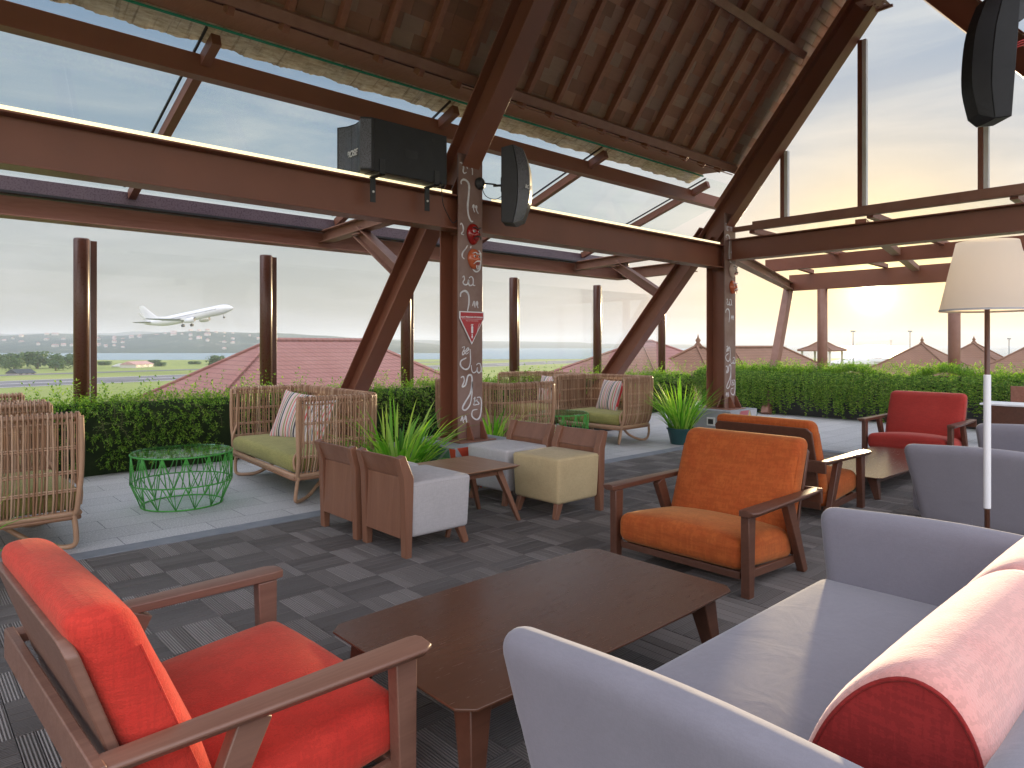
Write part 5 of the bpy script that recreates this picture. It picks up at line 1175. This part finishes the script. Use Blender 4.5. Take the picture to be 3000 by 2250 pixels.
def hiproof(px, d, yr, rl, half, drop, label, m=TILE, finial=False, flare=0., gazebo=False, cat='building', rot=0., name='neighbour_building'):
    c_ = far(px, d, 0); zr = H - (yr - 745) / 1475 * d; t = empty(name, (c_.x, c_.y, 0), rot, label, cat)
    b = MB(); a = rl / 2 + .01; K = [(0, 0)] + ([(.55, .66)] if flare else []) + [(1, 1)]; prev = None; rows = []
    for s, f_ in K: e = half * s; rows.append([(-a - e, -e - .001, zr - drop * f_), (a + e, -e - .001, zr - drop * f_), (a + e, e + .001, zr - drop * f_), (-a - e, e + .001, zr - drop * f_)])
    for r in rows: b.v += r
    for j in range(len(rows) - 1):
        for i in range(4): b.f.append((j * 4 + i, (j + 1) * 4 + i, (j + 1) * 4 + (i + 1) % 4, j * 4 + (i + 1) % 4))
    o = len(b.v); b.v += [(x, y, z - .12) for x, y, z in rows[-1]]; l_ = (len(rows) - 1) * 4
    for i in range(4): b.f.append((l_ + i, o + i, o + (i + 1) % 4, l_ + (i + 1) % 4))
    b.f.append((o + 3, o + 2, o + 1, o)); rf = b.build('roof', m, t)
    q = MB(); 
    if rl > .3: q.tube([(-a, 0, zr + .02), (a, 0, zr + .02)], .11, 6)
    for sx_ in (-1, 1):
        for sy in (-1, 1): q.tube([(sx_ * (a + half * s), sy * half * s, zr - drop * f_ + .03) for s, f_ in K], .09, 5)
    q.build('ridge_tiles', m, rf)
    if finial: q = MB(); q.lathe([(.0, .75), (.06, .5), (.16, .35), (.10, .22), (.22, .08), (.25, -.1)], (0, 0, zr), 10); q.build('finial', m, rf, smooth=True)
    if gazebo:
        for sx_ in (-1, 1):
            for sy in (-1, 1): q = MB(); q.box(sx_ * (a + half * .8) - .1, sx_ * (a + half * .8) + .1, sy * half * .8 - .1, sy * half * .8 + .1, GZ, zr - drop); q.build('post', WALLM, t)
    else:
        q = MB(); e = half * .86; q.box(-a - e, a + e, -e, e, GZ, zr - drop * .96); wl = q.build('wall', WALLM, t)
        for k in range(4):
            q = MB(); x = -a - e + (2 * a + 2 * e) * (k + .5) / 4; q.box(x - .5, x + .5, -e - .03, -e - .005, zr - drop - 2.4, zr - drop - 1.0); q.build('window', DK, wl)
    return t
hiproof(690, 31, 736, 4.4, 6.6, 4.0, 'large building with a broad red tiled hip roof just beyond the left hedge')
hiproof(1398, 42, 738, 1.0, 7.0, 3.4, 'red tiled hip roof beyond the hedge behind the second raking prop')
hiproof(1508, 40, 748, .2, 3.2, 2.2, 'small brown tiled pyramid roof with finial just left of the far column', TILE2, True)
hiproof(1640, 44, 751, 6.4, 4.0, 2.6, 'long low brown tiled roof between the far column and the leaning post', TILE2)
hiproof(1776, 85, 735, .3, 2.1, 1.25, 'open gazebo with flared tiled roof on thin posts behind the first end post', TILE2, True, .1, True, 'gazebo', name='gazebo')
hiproof(1992, 62, 743, .3, 5.0, 2.9, 'brown tiled pyramid roof with finial right under the setting sun', TILE2, True, .1)
hiproof(2104, 66, 741, .3, 3.6, 2.2, 'brown tiled pyramid roof with finial beside the floor lamp pole', TILE2, True, .1)
hiproof(2232, 62, 743, .3, 4.2, 2.5, 'brown tiled pyramid roof cut by the right edge of the picture', TILE2, True, .1)
hiproof(1360, 60, 768, 6, 3, 1.6, 'low brown roof just above the hedge left of the red hip roof', TILE2)
for i, (px, yt, d, lab) in enumerate(((1843, 717, 120, 'thin lamp mast left of the setting sun'), (1966, 717, 120, 'thin lamp mast above the roof under the sun'), (2180, 733, 120, 'thin lamp mast at the right edge beyond the roofs'), (1925, 737, 200, 'shorter distant lamp mast near the sun'))):
    c_ = far(px, d, GZ); zt = H - (yt - 745) / 1475 * d; t = empty('lamp_mast', c_, 0, lab, 'mast', 'lamp masts on the airport apron'); b = MB(); b.lathe([(.14, 0), (.07, zt - GZ)], (0, 0, 0), 8); b.build('pole', GP, t); b = MB(); b.box(-.8, .8, -.12, .12, zt - GZ, zt - GZ + .22); b.build('lamp_head', GP, t)
def shed(px, d, ytop, w_, dp, hh, label, roofm, rot=0., name='apron_shed', wm_=WALLM):
    c_ = far(px, d, GZ); zt = H - (ytop - 745) / 1475 * d; t = empty(name, (c_.x, c_.y, GZ), rot, label, 'shed'); q = MB(); q.box(-w_ / 2, w_ / 2, -dp / 2, dp / 2, 0, zt - GZ - hh); wl = q.build('wall', wm_, t)
    q = MB(); q.prism([(-dp / 2 - .4, zt - GZ - hh), (dp / 2 + .4, zt - GZ - hh), (0, zt - GZ)], -w_ / 2 - .4, w_ / 2 + .4, Matrix(((0, 1, 0, 0), (1, 0, 0, 0), (0, 0, 1, 0), (0, 0, 0, 1)))); q.build('roof', roofm, t)
    for k in range(3): q = MB(); x = -w_ / 2 + w_ * (k + .5) / 3; q.box(x - w_ * .09, x + w_ * .09, -dp / 2 - .06, -dp / 2 - .01, (zt - GZ - hh) * .3, (zt - GZ - hh) * .75); q.build('door', DK, wl)
    return t
shed(1880, 150, 770, 11, 8, 1.0, 'white-roofed apron building right of the gazebo', WP, R(40)); shed(1838, 140, 776, 9, 7, .8, 'low white shed left of the white-roofed apron building', WP, R(40)); shed(1935, 170, 772, 9, 8, .9, 'white shed partly behind the pyramid roof', WP, R(40)); shed(2150, 150, 778, 14, 9, 1., 'long white apron shed between the two right pyramid roofs', WP, R(40))
shed(296, 345, 780, 15, 8, 1.6, 'small airport building with pale roof beyond the runway right of the aeroplane tail', paint('red_sheet_roof', (.36, .16, .14), (.5, .35, .33), .7), R(44)); shed(268, 352, 785, 8, 8, 1.4, 'white hut just left of the small airport building', WP, R(40)); shed(45, 262, 797, 7, 6, 1.6, 'tiny hut with dark roof by the runway at the far left', DK, R(30)); shed(600, 430, 778, 20, 10, 2, 'distant white shed by the water', WP, R(30))
# ------------------------------------------------------------------ trees beyond the runway
FT = leafmat('far_tree_leaf', (.035, .075, .018), (.055, .11, .025), (.085, .15, .04), .25)
def far_tree(px, d, ytop, wd, label, seed, group='trees beyond the runway'):
    rr = random.Random(seed); c_ = far(px, d, GZ); h_ = H - (ytop - 745) / 1475 * d - GZ; t = empty('tree', c_, 0, label, 'tree', group)
    b = MB(); b.tube([(0, 0, 0), (.1, 0, h_ * .4), (.3, .1, h_ * .75)], wd * .05, 6, r1=wd * .02); b.tube([(.1, 0, h_ * .35), (wd * .25, 0, h_ * .7)], wd * .03, 5, r1=.05); b.tube([(.1, 0, h_ * .35), (-wd * .22, .3, h_ * .65)], wd * .03, 5, r1=.05); b.build('trunk', STEM, t)
    b = MB(); cl = [(Vector((rr.uniform(-.36, .36) * wd, rr.uniform(-.36, .36) * wd, h_ * rr.uniform(.42, .82))), wd * rr.uniform(.14, .26)) for _ in range(11)]
    for c0_, r in cl:
        for _ in range(70):
            dd = Vector((rr.gauss(0, 1), rr.gauss(0, 1), rr.gauss(0, 1))).normalized(); p = c0_ + dd * r * rr.uniform(.55, 1.05); p.z = min(p.z, h_)
            leafquad(b, p, Vector((rr.uniform(-1, 1), rr.uniform(-1, 1), rr.uniform(-.5, 1))).normalized(), dd, wd * .10, wd * .035)
    b.build('crown', FT, t); return t
for i, (px, d, yt, wd) in enumerate([(-60, 330, 766, 12), (-20, 340, 768, 13), (12, 330, 767, 12), (45, 335, 765, 13), (80, 325, 763, 14), (108, 335, 764, 12), (135, 330, 768, 10), (165, 335, 767, 12), (186, 345, 771, 9), (30, 300, 776, 9), (120, 300, 778, 8), (470, 320, 771, 10), (492, 330, 775, 8), (330, 420, 779, 8), (520, 400, 780, 8), (560, 410, 779, 9), (225, 380, 782, 7), (345, 360, 784, 6), (420, 400, 782, 7)]):
    far_tree(px, d, yt, wd, 'dark green tree in the row beyond the runway at the far left' if px < 200 else 'small tree on the airfield shore beyond the red roof', 40 + i, 'trees beyond the runway at the far left' if px < 200 else 'small trees on the airfield shore')
# ------------------------------------------------------------------ small white houses on the hills
hl = bpy.data.objects['near_hills']; rr = random.Random(4); hv = [v_.co.copy() for v_ in hl.data.vertices]; base = None; cnt = 0
for _ in range(4000):
    p = rr.choice(hv[141 * 3:141 * 20])
    d = .6769 * p.x + .7361 * p.y; x = .7361 * p.x - .6769 * p.y; px = 1106 + 1475 * x / d
    if not (-40 < px < 640) or (noise.noise(p * .006) < .02): continue
    if base is None:
        base = empty('hill_house', (0, 0, 0), 0, 'tiny pale house on the wooded hills across the bay', 'house', 'tiny houses on the hills across the bay')
        q = MB(); q.box(-5, 5, -4, 4, -3, 5); q.build('wall', WALLM, base); q = MB(); q.prism([(-4.6, 5), (4.6, 5), (0, 7.5)], -5.4, 5.4, Matrix(((0, 1, 0, 0), (1, 0, 0, 0), (0, 0, 1, 0), (0, 0, 0, 1)))); q.build('roof', bpy.data.materials['red_sheet_roof'], base); h_ = base
    else: h_ = copy_tree(base)
    k = rr.uniform(.6, 1.3); h_.location = p; h_.rotation_euler = (0, 0, rr.uniform(0, 3)); k *= .55; h_.scale = (k * rr.uniform(.8, 1.8), k, k); cnt += 1
    if cnt > 90: break
# ------------------------------------------------------------------ air between here and the hills
hz = bpy.data.materials.new('haze'); hz.use_nodes = True; t_ = hz.node_tree; t_.nodes.clear()
vo = t_.nodes.new('ShaderNodeVolumePrincipled'); vo.inputs['Color'].default_value = (.72, .83, 1., 1); vo.inputs['Density'].default_value = .0003; vo.inputs['Anisotropy'].default_value = .2
ou = t_.nodes.new('ShaderNodeOutputMaterial'); t_.links.new(vo.outputs[0], ou.inputs['Volume'])
b = MB(); b.box(-3000, 4200, -4200, 4600, GZ - 1.5, 66); tag(b.build('haze', hz), kind='stuff')
